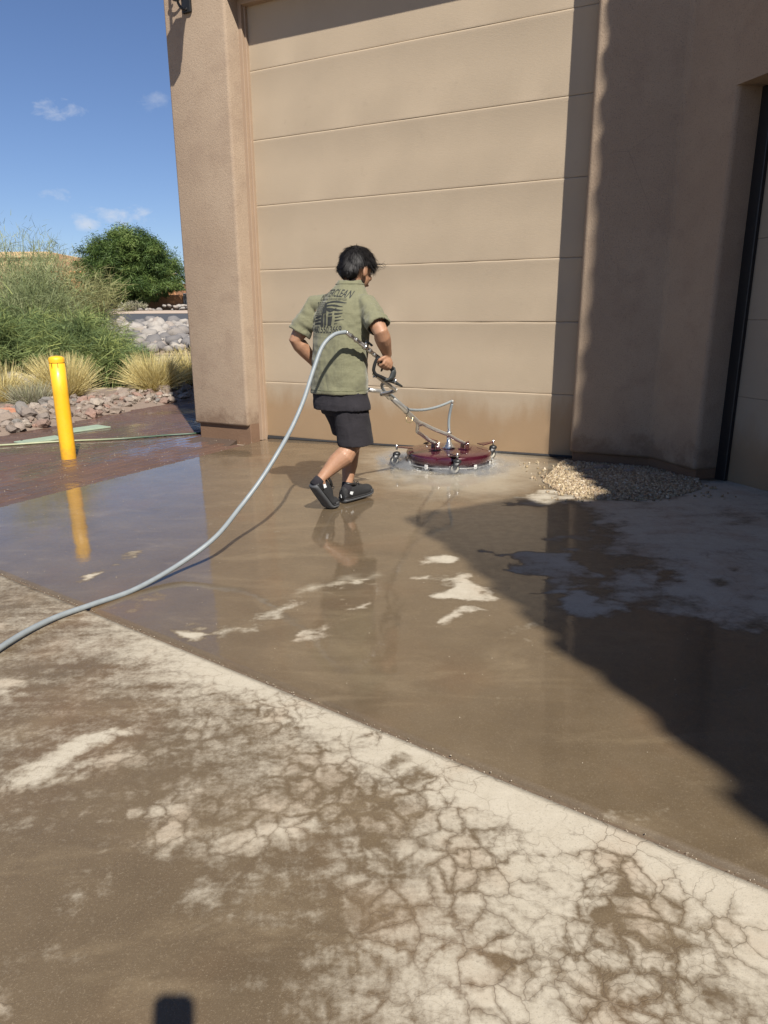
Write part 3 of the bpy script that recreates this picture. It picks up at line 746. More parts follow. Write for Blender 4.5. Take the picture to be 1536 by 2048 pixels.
# ------------------------------------------------------------------ valve-box lids, brick, garden hose
M_lid = simple('pale_green_lid', (.27, .33, .24), .55, var=.15, scale=12, bump=.2)
def lid(quad, label):
    c = sum((Vector((*p, 0)) for p in quad), Vector())/4
    e = empty('valve_box_lid', c, label, 'valve box', 'green valve box lids in the paving')
    obj('lid', prism([Vector((*p, 0)) for p in quad], .001, .016, .004, 2), M_lid, e)
    ins = [c.lerp(Vector((*p, 0)), .78) for p in quad]
    obj('rib_plate', prism(ins, .014, .019, .001, 1), M_lid, e)
    q = c.lerp(Vector((*quad[0], 0)), .7); bx_ = tube_data([q+Z*.012, q+Z*.023], .012, 10); obj('bolt', mesh(*bx_), M_black, e)
lid([(-3.86, 7.29), (-3.68, 7.17), (-3.42, 7.52), (-3.60, 7.68)], 'pale green valve box lid lying left of the yellow bollard')
lid([(-3.74, 8.05), (-3.52, 7.90), (-3.22, 8.30), (-3.45, 8.47)], 'pale green valve box lid behind the yellow bollard')
M_brick = simple('red_brick', (.42, .20, .12), .9, var=.25, scale=25, bump=.5, bscale=80)
bm = bmesh.new(); bmesh.ops.create_cube(bm, size=1); bmesh.ops.scale(bm, vec=(.62, .2, .17), verts=bm.verts[:])
bmesh.ops.bevel(bm, geom=bm.edges[:], offset=.012, segments=2, affect='EDGES')
bmesh.ops.subdivide_edges(bm, edges=bm.edges[:], cuts=2, use_grid_fill=True)
for v in bm.verts: v.co += Vector((mnoise.noise(v.co*17), mnoise.noise(v.co*17+Vector((5, 0, 0))), mnoise.noise(v.co*17+Vector((0, 9, 0)))))*.005
o = obj('brick', bm_mesh(bm), M_brick); o.location = (-4.86, 8.95, .07); o.rotation_euler = (.03, -.02, math.radians(8))
tag(o, 'long red brick lying at the edge of the stone border', 'brick')
M_gh = NB('garden_hose_green'); _b = M_gh
_x = _b.sep(_b.pos())[0]
_b.set(Base_Color=_b.mix(_b.remap(_x, -3.2, -2.6), (.26, .27, .15), (.04, .07, .04)), Roughness=.4); M_gh = M_gh.m
pts = spline([(-6.2, 6.3, .013), (-4.6, 6.93, .013), (-3.894, 7.079, .013), (-3.342, 7.30, .013), (-2.803, 7.433, .013), (-2.35, 7.66, .013), (-2.045, 7.803, .013), (-1.9, 8.2, .013), (-2.1, 8.9, .013)], 10)
tag(tube('garden_hose', pts, .011, M_gh, None, 8), 'thin green garden hose lying across the paving behind the bollard', 'hose')

# ------------------------------------------------------------------ wall lantern on the pier
M_lglass = simple('lantern_glass', (.10, .10, .095), .15, var=.3, scale=30)
lc = WA(-5.02, DF, 4.0)
lan = empty('wall_lantern', lc, 'black iron wall lantern high on the left pier', 'lamp')
obj('back_plate', boxA(-5.075, -4.975, DF+.025, DF-.004, 3.955, 4.30, .006, 2), M_black, lan)
arm = spline([WA(-5.02, DF+.02, 3.985), WA(-5.03, DF+.06, 3.97), WA(-5.06, DF+.09, 4.03), WA(-5.00, DF+.14, 4.14), WA(-4.9, DF+.26, 4.22)], 6)
tube('arm', arm, .012, M_black, lan)
arm = spline([WA(-5.02, DF+.02, 4.25), WA(-5.03, DF+.12, 4.46), WA(-4.9, DF+.30, 4.66), WA(-4.80, DF+.40, 4.60), WA(-4.80, DF+.40, 4.52)], 6)
tube('arm', arm, .013, M_black, lan)
arm = spline([WA(-5.02, DF+.02, 4.10), WA(-5.12, DF+.05, 4.06), WA(-5.18, DF+.07, 4.12), WA(-5.12, DF+.08, 4.18)], 6)
tube('scroll', arm, .010, M_black, lan)
lc2 = WA(-4.80, DF+.40, 0)
def lring(z, r): return (Vector((lc2.x, lc2.y, z)), uA*r, nA*r)
V, Fq = loft_data([lring(4.10, .010), lring(4.12, .035), lring(4.14, .06), lring(4.155, .065)], 6); obj('cage', mesh(V, Fq), M_black, lan)
V, Fq = loft_data([lring(4.155, .058), lring(4.40, .105)], 6); obj('glass', mesh(V, Fq), M_lglass, lan)
V, Fq = loft_data([lring(4.40, .125), lring(4.415, .13), lring(4.46, .085), lring(4.50, .03), lring(4.53, .014)], 6); obj('hood', mesh(V, Fq), M_black, lan)
for k in range(6):
    th = 2*math.pi*k/6
    tube('bar', [Vector((lc2.x, lc2.y, 4.15))+uA*(.062*math.cos(th))+nA*(.062*math.sin(th)), Vector((lc2.x, lc2.y, 4.41))+uA*(.110*math.cos(th))+nA*(.110*math.sin(th))], .006, M_black, lan, 6)

# ------------------------------------------------------------------ rotary surface cleaner
M_steel = simple('steel_tube', (.66, .65, .62), .38, .85, var=.12, scale=20)
M_chrome = simple('chrome', (.60, .59, .57), .24, .95, var=.1, scale=40)
M_maroon = NB('maroon_deck'); _b = M_maroon
_n = _b.noise(9, 5, .6)
_b.set(Base_Color=_b.mix(_b.remap(_n, .4, .68), (.055, .006, .014), (.085, .016, .028)), Metallic=.25, Roughness=_b.remap(_b.noise(14, 4), .35, .7, .14, .32), Coat_Weight=.9, Coat_Roughness=.06, Normal=_b.bump(_b.noise(55, 3), .12, .003)); M_maroon = M_maroon.m
M_blk = simple('black_plastic', (.014, .014, .015), .42, var=.25, scale=40, bump=.1)
M_white = simple('white_tab', (.62, .61, .58), .5, var=.1)
M_wheel = simple('caster_rim', (.52, .49, .40), .35, .0, var=.15)
M_hose = NB('grey_hose'); _b = M_hose
_b.set(Base_Color=_b.mix(_b.noise(30, 4), (.17, .195, .205), (.26, .285, .295)), Roughness=.45, Normal=_b.bump(_b.noise(180, 2), .15, .002)); M_hose = M_hose.m
DC = Vector((.548, 5.865, zg(.548, 5.865))); DRr = .357
cl = empty('surface_cleaner', DC, 'maroon round rotary surface cleaner with steel handle by the garage door', 'surface cleaner')
def dring(z, r): return (DC+Z*z, Vector((r, 0, 0)), Vector((0, r, 0)))
V, Fq = loft_data([dring(.030, DRr-.006), dring(.030, DRr), dring(.100, DRr), dring(.112, DRr-.004), dring(.119, DRr-.012), dring(.127, DRr*.72), dring(.132, DRr*.35), dring(.133, .02)], 72)
dk = obj('deck', mesh(V, Fq), M_maroon, cl, True)
V, Fq = loft_data([dring(.012, DRr-.004), dring(.016, DRr+.006), dring(.034, DRr+.006), dring(.038, DRr+.001)], 72)
sk = obj('brush_skirt', mesh(V, Fq), M_blk, cl, True)
V, Fq = loft_data([dring(.027, DRr+.0075), dring(.0335, DRr+.0075)], 72); obj('clamp_band', mesh(V, Fq), M_steel, sk, True)
for k in range(11):
    th = 2*math.pi*(k+.2)/11; r0 = DRr+.008
    rad = Vector((math.cos(th), math.sin(th), 0)); tg = Vector((-math.sin(th), math.cos(th), 0)); c0 = DC+rad*r0+Z*.036
    bm = bmesh.new(); vs = [bm.verts.new(c0+tg*sx*.014+rad*sr*.003+Z*sz*.017) for sx in (-1, 1) for sr in (-1, 1) for sz in (-1, 1)]
    bmesh.ops.convex_hull(bm, input=vs); t_ = obj('clip', bm_mesh(bm), M_white, sk)
    obj('rivet', mesh(*tube_data([c0+rad*.002, c0+rad*.0055], .004, 8)), M_steel, sk)
# casters
def caster(ang, rr, turn):
    th = math.radians(ang); rad = Vector((math.cos(th), math.sin(th), 0)); tg = Vector((-math.sin(th), math.cos(th), 0))
    root = DC+rad*(DRr*.86)+Z*.140; tip = DC+rad*rr+Z*.150; zf = zg(tip.x, tip.y)
    e = empty('caster', Vector((tip.x, tip.y, zf)), parent=cl)
    V = [root+tg*.05-Z*.002, root-tg*.05-Z*.002, tip-tg*.016, tip+tg*.016]
    me = mesh(V+[v+Z*.007 for v in V], [(3, 2, 1, 0), (4, 5, 6, 7), (0, 1, 5, 4), (1, 2, 6, 5), (2, 3, 7, 6), (3, 0, 4, 7)])
    obj('bracket', me, M_maroon, e)
    tube('bolt', [tip+Z*-.02, tip+Z*.022], .009, M_chrome, e, 10)
    wc = Vector((tip.x, tip.y, zf+.041))+Vector((math.cos(turn), math.sin(turn), 0))*-.018
    ax = Vector((-math.sin(turn), math.cos(turn), 0)); fw = Vector((math.cos(turn), math.sin(turn), 0))
    V, Fq = loft_data([(wc-ax*.013, fw*.033, Z*.033), (wc-ax*.012, fw*.039, Z*.039), (wc-ax*.006, fw*.041, Z*.041), (wc+ax*.006, fw*.041, Z*.041), (wc+ax*.012, fw*.039, Z*.039), (wc+ax*.013, fw*.033, Z*.033)], 28)
    obj('tyre', mesh(V, Fq), M_blk, e, True)
    for s in (-1, 1):
        V, Fq = loft_data([(wc+ax*s*.0128, fw*.031, Z*.031), (wc+ax*s*.0155, fw*.029, Z*.029), (wc+ax*s*.0155, fw*.017, Z*.017), (wc+ax*s*.013, fw*.015, Z*.015), (wc+ax*s*.019, fw*.007, Z*.007), (wc+ax*s*.021, fw*.004, Z*.004)], 24)
        obj('rim', mesh(V, Fq), M_wheel, e, True)
    hd = [Vector((tip.x, tip.y, zf+.098)), wc+Z*.035]
    D = [ellipsoid_data(Vector((tip.x, tip.y, zf+.100)), fw*.034, ax*.028, Z*.022, 16, 10)]
    for s in (-1, 1): D.append(loft_data([(Vector((tip.x, tip.y, zf+.10))+ax*s*.019, fw*.026, ax*.005), (wc+Z*.012+ax*s*.020, fw*.020, ax*.005), (wc-Z*.006+ax*s*.020, fw*.008, ax*.004)], 12))
    obj('fork', mesh(*merge(D)), M_blk, e, True)
caster(24, .440, math.radians(8)); caster(112, .435, math.radians(40)); caster(184, .440, math.radians(14)); caster(274, .425, math.radians(-4))
# tubes
B1 = Vector((.432, 5.80, DC.z+.185)); B2 = Vector((.680, 5.835, DC.z+.178))
bars = empty('handle', (.3, 5.45, .45), parent=cl)
tube('fork_tube', spline([B1, (.372, 5.70, .275), (.300, 5.585, .343), (.275, 5.535, .366), (.264, 5.50, .385), (.266, 5.46, .425), (.262, 5.425, .462)], 6), .0145, M_steel, bars, 12)
tube('fork_tube', spline([B2, (.600, 5.74, .272), (.520, 5.65, .330), (.495, 5.62, .341), (.40, 5.55, .388), (.325, 5.49, .432), (.274, 5.42, .463)], 6), .0145, M_steel, bars, 12)
tube('main_tube', [(.290, 5.445, .445), (.274, 5.42, .457), (.167, 5.22, .576), (.065, 5.02, .690)], .0185, M_steel, bars, 14)
tube('grip_tube', spline([(.075, 5.03, .682), (.065, 5.02, .692), (.020, 4.94, .738), (-.03, 4.885, .757), (-.101, 4.86, .770), (-.22, 4.90, .80), (-.33, 4.97, .83)], 6), .0155, M_steel, bars, 12)
tube('stay_tube', spline([(.040, 4.965, .700), (.018, 4.92, .728), (-.009, 4.82, .741), (-.004, 4.81, .747), (.060, 4.735, .768), (.077, 4.725, .775), (.078, 4.715, .785), (.072, 4.705, .790), (.01, 4.63, .84), (-.058, 4.545, .902)], 5), .0135, M_steel, bars, 12)
for (p, s) in (((-.046, 4.548, .885), .006), ((.004, 4.60, .835), .006), ((-.06, 4.54, .888), .007)):
    obj('screw', mesh(*ellipsoid_data(Vector(p)-Z*.006, (s, 0, 0), (0, s, 0), (0, 0, s), 10, 6)), M_chrome, bars, True)
# hinge brackets on the deck
for c0, dirn in ((B1, Vector((.55, .84, 0))), (B2, Vector((.55, .84, 0)))):
    lat = Vector((dirn.y, -dirn.x, 0)); base = Vector((c0.x, c0.y, DC.z+.134))
    hb = empty('hinge', base, parent=cl)
    for s in (-1, 1):
        cc = base+lat*s*.022
        V = [cc-dirn*.034, cc+dirn*.034, cc+dirn*.026+Z*.062, cc-dirn*.026+Z*.062]
        bm = bmesh.new(); vs = [bm.verts.new(v+lat*q*.003) for v in V for q in (-1, 1)]; bmesh.ops.convex_hull(bm, input=vs); obj('cheek', bm_mesh(bm), M_maroon, hb)
    tube('pin', [c0-lat*.036, c0+lat*.036], .006, M_chrome, hb, 10)
    V = [base+lat*a*.04+dirn*b_*.045+Z*z_ for a in (-1, 1) for b_ in (-1, 1) for z_ in (0, .008)]
    bm = bmesh.new(); vs = [bm.verts.new(v) for v in V]; bmesh.ops.convex_hull(bm, input=vs); obj('foot_plate', bm_mesh(bm), M_maroon, hb)
# swivel in the middle
def sring(z, r): return (DC+Z*z, Vector((r, 0, 0)), Vector((0, r, 0)))
V, Fq = loft_data([sring(.13, .055), sring(.147, .055), sring(.149, .040), sring(.165, .040), sring(.167, .028), sring(.185, .028), sring(.187, .019), sring(.25, .019), sring(.252, .023), sring(.275, .023), sring(.277, .014), sring(.30, .014)], 24)
sw = obj('swivel', mesh(V, Fq), M_chrome, cl, True)
t_ = DC+Z*.29
tube('feed_hose', spline([t_, (.545, 5.865, .40), (.551, 5.86, .47), (.566, 5.84, .555)], 6), .0115, M_hose, cl, 12)
obj('elbow', mesh(*ellipsoid_data((.566, 5.835, .572), (.0155, 0, 0), (0, .0155, 0), (0, 0, .0155), 14, 8)), M_steel, cl, True)
tube('feed_hose', spline([(.562, 5.83, .577), (.50, 5.72, .566), (.409, 5.60, .553), (.32, 5.47, .553), (.239, 5.35, .566), (.175, 5.23, .592), (.10, 5.08, .668), (.05, 4.96, .725), (.012, 4.86, .755), (-.010, 4.78, .80), (.0, 4.70, .83), (.01, 4.63, .85)], 6), .0105, M_hose, cl, 12)
ct = [Vector((.167, 5.22, .582))+Vector((.55*.3, .84*.0, 0))*0+v for v in (Vector((math.cos(a)*.022*.84, -math.cos(a)*.022*.55, math.sin(a)*.026)) for a in [2*math.pi*k/14 for k in range(15)])]
tube('cable_tie', ct, .0035, M_blk, cl, 6)
cp = Vector((.195, 5.272, .545))
tube('hitch_pin', spline([cp+Vector((-.02, -.02, .0)), cp+Vector((-.025, -.04, -.045)), cp+Vector((.012, .0, -.06)), cp+Vector((.03, .03, -.01))], 3), .0035, simple('pin_brass', (.62, .52, .30), .35, .8), cl, 6)
# trigger gun on the handle
gun = empty('spray_gun', (.02, 4.57, .9), parent=cl)
M_gun = simple('gun_black', (.02, .021, .022), .5, var=.2, scale=30, bump=.15)
M_grn = simple('gun_dark_grey', (.045, .05, .05), .45, var=.2)
def blob_part(name, rings, mat, n=14): V, Fq = loft_data(rings, n); return obj(name, mesh(V, Fq), mat, gun, True)
gd = Vector((.80, .60, 0)).normalized(); gs = Vector((.6, -.8, 0))
blob_part('grip', [(Vector((-.045, 4.498, 1.014)), gs*.012, Z*.014), (Vector((-.030, 4.505, .998)), gs*.016, Z*.020), (Vector((.000, 4.53, .972)), gs*.016, Z*.021), (Vector((.035, 4.56, .945)), gs*.016, Z*.021), (Vector((.060, 4.578, .928)), gs*.015, Z*.020)], M_gun)
blob_part('body', [(Vector((.062, 4.578, .938)), gs*.013, gd*.014), (Vector((.066, 4.582, .905)), gs*.015, gd*.020), (Vector((.058, 4.582, .876)), gs*.016, gd*.024), (Vector((.036, 4.58, .858)), gs*.017, gd*.030), (Vector((.012, 4.575, .852)), gs*.014, gd*.018)], M_grn)
tube('trigger_guard', spline([(-.034, 4.50, 1.002), (-.050, 4.508, .97), (-.060, 4.517, .93), (-.056, 4.524, .912), (-.044, 4.533, .896), (-.01, 4.56, .878), (.02, 4.578, .862)], 6), .0105, M_gun, gun, 10)
blob_part('trigger', [(Vector((.0, 4.53, .960)), gs*.007, gd*.012), (Vector((-.004, 4.532, .94)), gs*.006, gd*.010), (Vector((-.012, 4.535, .915)), gs*.005, gd*.006)], M_gun)
blob_part('nozzle_guard', [(Vector((.012, 4.57, .862)), gs*.013, Z*.012), (Vector((.06, 4.61, .848)), gs*.017, Z*.015), (Vector((.09, 4.635, .83)), gs*.013, Z*.012), (Vector((.122, 4.66, .81)), gs*.008, Z*.007)], M_grn)
tube('collar', [(.068, 4.612, .850), (.074, 4.617, .847)], .019, M_chrome, gun, 16)
# inlet fittings
I0 = Vector((-.223, 4.38, 1.161)); I1 = Vector((-.117, 4.45, 1.076)); I2 = Vector((-.044, 4.50, 1.013))
fit = [I0.lerp(I1, t) for t in (.0, .02, .2, .22, .30, .32, .50, .52, .60, .62, .8, .82, .97, 1.0)]
rad_ = [.011, .013, .013, .015, .015, .0125, .0125, .016, .016, .013, .013, .015, .015, .018]
tube('coupling', fit, rad_, M_chrome, gun, 12)
fit = [I1.lerp(I2, t) for t in (.0, .12, .14, .4, .42, .55, .57, .8, .82, 1.0)]
tube('coupling', fit, [.020, .020, .014, .014, .016, .016, .0125, .0125, .015, .012], M_chrome, gun, 12)
vd = (I2-I1).normalized(); vn = Vector((.35, -.1, .93)); vn = (vn-vd*vn.dot(vd)).normalized()
tube('valve_stem', [I1+vn*.012, I1+vn*.034], .008, M_chrome, gun, 10)
vt = vd.cross(vn)
V = [I1+vn*z_+vd*a+vt*b_ for z_ in (.026, .040) for a, b_ in ((-.012, -.011), (.045, -.008), (.045, .008), (-.012, .011))]
bm = bmesh.new(); vs = [bm.verts.new(v) for v in V]; bmesh.ops.convex_hull(bm, input=vs); bmesh.ops.bevel(bm, geom=bm.edges[:], offset=.003, segments=2, affect='EDGES'); obj('valve_lever', bm_mesh(bm), M_blk, gun)

# ------------------------------------------------------------------ pressure hose
hp = [(-.223, 4.38, 1.161), (-.262, 4.355, 1.168), (-.305, 4.32, 1.150), (-.350, 4.27, 1.105), (-.407, 4.18, .985), (-.463, 4.05, .815)]
hp = [(-.215, 4.385, 1.155), (-.242, 4.365, 1.166), (-.285, 4.33, 1.157)]
def onray(u, v, Yd):
    d = _F + _R*((u-768)/1410) - _U*((v-1024)/1410); t = Yd/d.y; return Vector((0, 0, CAM_H))+d*t
HP = [Vector(p) for p in [(-.223, 4.38, 1.161), (-.2915, 4.32, 1.148)]]
HP = [Vector((-.223, 4.380, 1.161)), Vector((-.293, 4.330, 1.146)), Vector((-.358, 4.27, 1.080)), Vector((-.408, 4.17, .945)), Vector((-.455, 4.05, .792)), Vector((-.515, 3.93, .650)), Vector((-.586, 3.80, .523)), Vector((-.670, 3.715, .396)), Vector((-.763, 3.600, .279)), Vector((-.855, 3.40, .178)), Vector((-1.000, 3.24, .092)), Vector((-1.142, 3.015, .053)), Vector((-1.268, 2.838, .054)), Vector((-1.377, 2.672, .056)), Vector((-1.446, 2.413, .058)), Vector((-1.50, 1.9, .055)), Vector((-1.7, 1.2, .05)), Vector((-2.3, .3, .04))]
tag(tube('pressure_hose', spline(HP, 10), .0122, M_hose, None, 12), 'long grey pressure hose curving from the spray gun down across the concrete', 'hose')

# ------------------------------------------------------------------ stones
def stone_mesh(seed, sub=2, rough=.22, flat=.75, mat=None):
    bm = bmesh.new(); bmesh.ops.create_icosphere(bm, subdivisions=sub, radius=.5)
    off = Vector((seed*7.3, seed*3.1, seed*1.7))
    for v in bm.verts:
        n = v.co.normalized()
        k = 1+rough*mnoise.noise(n*1.6+off)+rough*.45*mnoise.noise(n*4+off)
        v.co = Vector((n.x*1.0, n.y*.78, n.z*flat))*.5*k
    me = bm_mesh(bm); me.materials.append(mat); return me
def stone_mat(name, cols, seam=None):
    b = NB(name); r = b.n('ShaderNodeObjectInfo').outputs['Random']
    rp_ = b.n('ShaderNodeValToRGB', {0: r}); cr = rp_.color_ramp; cr.interpolation = 'CONSTANT'
    while len(cr.elements) < len(cols): cr.elements.new(.5)
    for i_, c_ in enumerate(cols): cr.elements[i_].position = i_/len(cols); cr.elements[i_].color = (*c_, 1)
    n = b.noise(14, 5, .65); n2 = b.noise(60, 3)
    b.set(Base_Color=b.mix(b.math('MULTIPLY', n, .6), rp_.outputs[0], b.mix(n2, (.10, .08, .07), (.34, .30, .26))), Roughness=.9, Normal=b.bump(b.math('ADD', n, n2), .6, .02))
    return b.m
M_stone = stone_mat('border_stone', [(.22, .165, .125), (.27, .15, .105), (.17, .135, .11), (.36, .30, .235), (.21, .125, .09), (.29, .23, .18), (.16, .15, .135), (.24, .19, .145)])
M_river = stone_mat('river_rock', [(.27, .25, .225), (.15, .145, .145), (.36, .33, .29), (.22, .20, .18), (.12, .12, .125), (.30, .255, .215)])
SM = [stone_mesh(s, 2, .42, .72, M_stone) for s in range(8)]
RM = [stone_mesh(s+20, 2, .42, .70, M_river) for s in range(8)]
for m_ in RM: m_.polygons.foreach_set('use_smooth', [True]*len(m_.polygons))
rs = random.Random(11)
# border between paving and planting
bx = [-9.0, -4.9, -4.25, -3.97, -3.74, -3.38, -3.04, -2.6, -1.4]; by = [4.0, 6.4, 7.75, 8.35, 9.3, 10.25, 11.3, 12.6, 16.0]
def border(t):
    k = t*(len(bx)-1); i_ = min(int(k), len(bx)-2); f_ = k-i_
    return Vector((bx[i_]+(bx[i_+1]-bx[i_])*f_, by[i_]+(by[i_+1]-by[i_])*f_, 0))
V = []; Fq = []; nb = 90
for i_ in range(nb+1):
    p = border(i_/nb); q = border(min(1, i_/nb+.01))-border(max(0, i_/nb-.01)); nrm = Vector((-q.y, q.x, 0)).normalized()
    for s, h in ((-.02, -.02), (.12, .03), (.45, .09), (.9, .10), (1.5, .07), (2.4, .02)):
        pp = p+nrm*s; V.append((pp.x, pp.y, max(h+.02*mnoise.noise(pp*3), float(terr(0, pp.y))-.02)))
for i_ in range(nb):
    for s in range(5): Fq.append((i_*6+s, i_*6+s+1, (i_+1)*6+s+1, (i_+1)*6+s))
M_bed = simple('border_soil', (.20, .15, .115), .95, var=.35, scale=30, bump=.8, bscale=40)
bed = obj('stone_border', mesh(V, Fq), M_bed, smooth=True); tag(bed, 'low border of broken reddish stones along the paving', kind='structure')
placed = []
tries = 0
while len(placed) < 298 and tries < 14000:
    tries += 1
    t = rs.uniform(.10, .93); s = abs(rs.gauss(.0, .55))
    if s > 1.5: continue
    p = border(t); q = border(min(1, t+.01))-border(max(0, t-.01)); nrm = Vector((-q.y, q.x, 0)).normalized()
    pp = p+nrm*(s+.05); size = rs.choice([.06, .075, .09, .11, .14, .18])*(1.0+.2*(s > .3))
    if any((pp-a).length < (size+b_)*.36 for a, b_ in placed): continue
    placed.append((pp, size))
    o = bpy.data.objects.new('stone', rs.choice(SM)); COL.objects.link(o); o.parent = bed
    hz = float(np.interp(s+.05, [0, .12, .45, .9, 1.5], [-.01, .03, .09, .10, .07]))
    o.location = (pp.x, pp.y, hz+size*.16); o.rotation_euler = (rs.uniform(-.5, .5), rs.uniform(-.5, .5), rs.uniform(0, 6.3))
    o.scale = (size*rs.uniform(.9, 1.5), size*rs.uniform(.8, 1.3), size*rs.uniform(.7, 1.1))
# river-rock bank below the road
V = []; Fq = []
for i_ in range(31):
    xx = -26+i_*1.0
    for yy in np.linspace(19.0, 29.1, 9): V.append((xx, yy, float(terr(0, yy))+.03+.04*mnoise.noise(Vector((xx, yy, 0)))))
for i_ in range(30):
    for s in range(8): Fq.append((i_*9+s, (i_+1)*9+s, (i_+1)*9+s+1, i_*9+s+1))
bank = obj('rock_bank', mesh(V, Fq), M_bed, smooth=True); tag(bank, 'bank of rounded grey river rocks below the road', kind='structure')
placed = []; tries = 0
while len(placed) < 295 and tries < 12000:
    tries += 1
    yy = rs.uniform(19.5, 28.9); xc = -(.305)*yy
    xx = rs.uniform(-.415*yy, -.255*yy); size = rs.choice([.22, .28, .34, .42, .55])
    pp = Vector((xx, yy, 0))
    if any((pp-a).length < (size+b_)*.33 for a, b_ in placed): continue
    placed.append((pp, size))
    o = bpy.data.objects.new('rock', rs.choice(RM)); COL.objects.link(o); o.parent = bank
    o.location = (xx, yy, float(terr(0, yy))+.05+size*.25); o.rotation_euler = (rs.uniform(-.5, .5), rs.uniform(-.5, .5), rs.uniform(0, 6.3)); s_ = size
    o.scale = (s_*rs.uniform(.9, 1.35), s_*rs.uniform(.8, 1.2), s_*rs.uniform(.8, 1.25))
# pale boulders among the grass
for k, (xx, yy, s_, lb) in enumerate([(-6.9, 13.3, .62, 'pale boulder at the left edge behind the grass'), (-6.2, 12.9, .5, 'pale flat boulder just behind the left grass clump'), (-7.4, 14.2, .7, 'large pale boulder farthest left under the green shrubs')]):
    o = bpy.data.objects.new('boulder', RM[(k*3) % 8]); COL.objects.link(o); o.location = (xx, yy, .16); o.scale = (s_*1.2, s_, s_*.8); o.rotation_euler = (0, 0, k*1.3)
    tag(o, lb, 'boulder', 'pale boulders in the planting')
# gravel patch at the foot of the column
rg = np.random.RandomState(4)
oct_ = np.array([(1, 0, 0), (-1, 0, 0), (0, 1, 0), (0, -1, 0), (0, 0, 1), (0, 0, -1)], float); ofc = np.array([(0, 2, 4), (2, 1, 4), (1, 3, 4), (3, 0, 4), (2, 0, 5), (1, 2, 5), (3, 1, 5), (0, 3, 5)])
GP = [Vector((*p, 0)) for p in [(1.54, 5.83), (1.36, 5.45), (1.215, 5.09), (1.25, 4.75), (1.45, 4.545), (1.75, 4.52), (1.96, 4.61), (2.17, 4.77), (2.27, 5.03), (2.10, 5.50)]]
V = []
zc = [zg(p.x, p.y) for p in GP]; cc = sum(GP, Vector())/len(GP)
from mathutils.geometry import intersect_point_tri_2d
pts_ = []
bm = bmesh.new(); rings_ = []
for f_, h in ((1.07, -.014), (.93, .004), (.7, .010), (.4, .014)):
    rings_.append([bm.verts.new((cc.x+(p.x-cc.x)*f_, cc.y+(p.y-cc.y)*f_, zg(p.x, p.y)+h)) for p in GP])
cv = bm.verts.new((cc.x, cc.y, zg(cc.x, cc.y)+.016)); n_ = len(GP)
for a_ in range(3):
    for k in range(n_): bm.faces.new((rings_[a_][k], rings_[a_][(k+1) % n_], rings_[a_+1][(k+1) % n_], rings_[a_+1][k]))
for k in range(n_): bm.faces.new((rings_[3][k], rings_[3][(k+1) % n_], cv))
bmesh.ops.recalc_face_normals(bm, faces=bm.faces[:])
gm = bm_mesh(bm); bv = BVHTree.FromPolygons([v.co.copy() for v in gm.vertices], [tuple(p.vertices) for p in gm.polygons])
M_gravsoil = simple('gravel_bed', (.26, .21, .15), .95, var=.3, scale=60, bump=.8)
gbed = obj('gravel_bed', gm, M_gravsoil); tag(gbed, kind='structure')
GV = []; GF = []; GR = []
cnt = 0
for _ in range(34000):
    x_ = rg.uniform(1.12, 2.4); y_ = rg.uniform(4.45, 5.9)
    h = bv.ray_cast(Vector((x_, y_, 1)), Vector((0, 0, -1)))
    if h[0] is None:
        if rg.rand() > .03*math.exp(-(Vector((x_, y_, 0))-Vector((1.7, 5.0, 0))).length*.6): continue
        z_ = zg(x_, y_)
        if WA(0, 0, 0) is None: continue
        if Vector((x_, y_, 0)).dot(nA) < -5.83 or Vector((x_, y_, 0)).dot(nB) < -3.66: continue
    else: z_ = max(h[0].z, zg(x_, y_)-.002)
    s_ = rg.choice([.004, .0055, .007, .009, .012, .015])*rg.uniform(.8, 1.2)
    A = rg.randn(3, 3); Q_, _r = np.linalg.qr(A)
    v = (oct_*(s_*rg.uniform(.65, 1.3, (6, 1))))@Q_ + np.array([x_, y_, z_+s_*.35])
    GF.append(ofc+len(GV)*6); GV.append(v); GR += [rg.rand()]*6
    cnt += 1
    if cnt > 15000: break
gme = np_mesh(np.concatenate(GV), np.concatenate(GF)); set_attr(gme, 'rnd', GR)
b = NB('tan_gravel'); r = b.attr('rnd')
rp_ = b.n('ShaderNodeValToRGB', {0: r}); cr = rp_.color_ramp
for i_, c_ in enumerate([(.18, .125, .07), (.31, .235, .135), (.42, .34, .22), (.24, .165, .10), (.50, .43, .32)]):
    if i_ > 1: cr.elements.new(.5)
for i_, c_ in enumerate([(.18, .125, .07), (.31, .235, .135), (.42, .34, .22), (.24, .165, .10), (.50, .43, .32)]): cr.elements[i_].position = i_/4.0; cr.elements[i_].color = (*c_, 1)
b.set(Base_Color=rp_.outputs[0], Roughness=.9); M_grav = b.m
tag(obj('gravel', gme, M_grav), 'tan gravel heaped at the foot of the stucco column', kind='stuff')
for (x_, y_, s_) in ((1.72, 5.45, .11), (1.60, 5.38, .07), (1.52, 5.05, .06), (1.88, 5.30, .08), (1.45, 5.45, .05), (1.95, 5.40, .06), (2.02, 5.18, .05)):
    h = bv.ray_cast(Vector((x_, y_, 1)), Vector((0, 0, -1)))[0]
    o = bpy.data.objects.new('stone', rs.choice(SM)); COL.objects.link(o); o.parent = gbed
    o.location = (x_, y_, (h.z if h else .12)+s_*.12); o.scale = (s_*1.3, s_, s_*.6); o.rotation_euler = (0, 0, rs.uniform(0, 6))
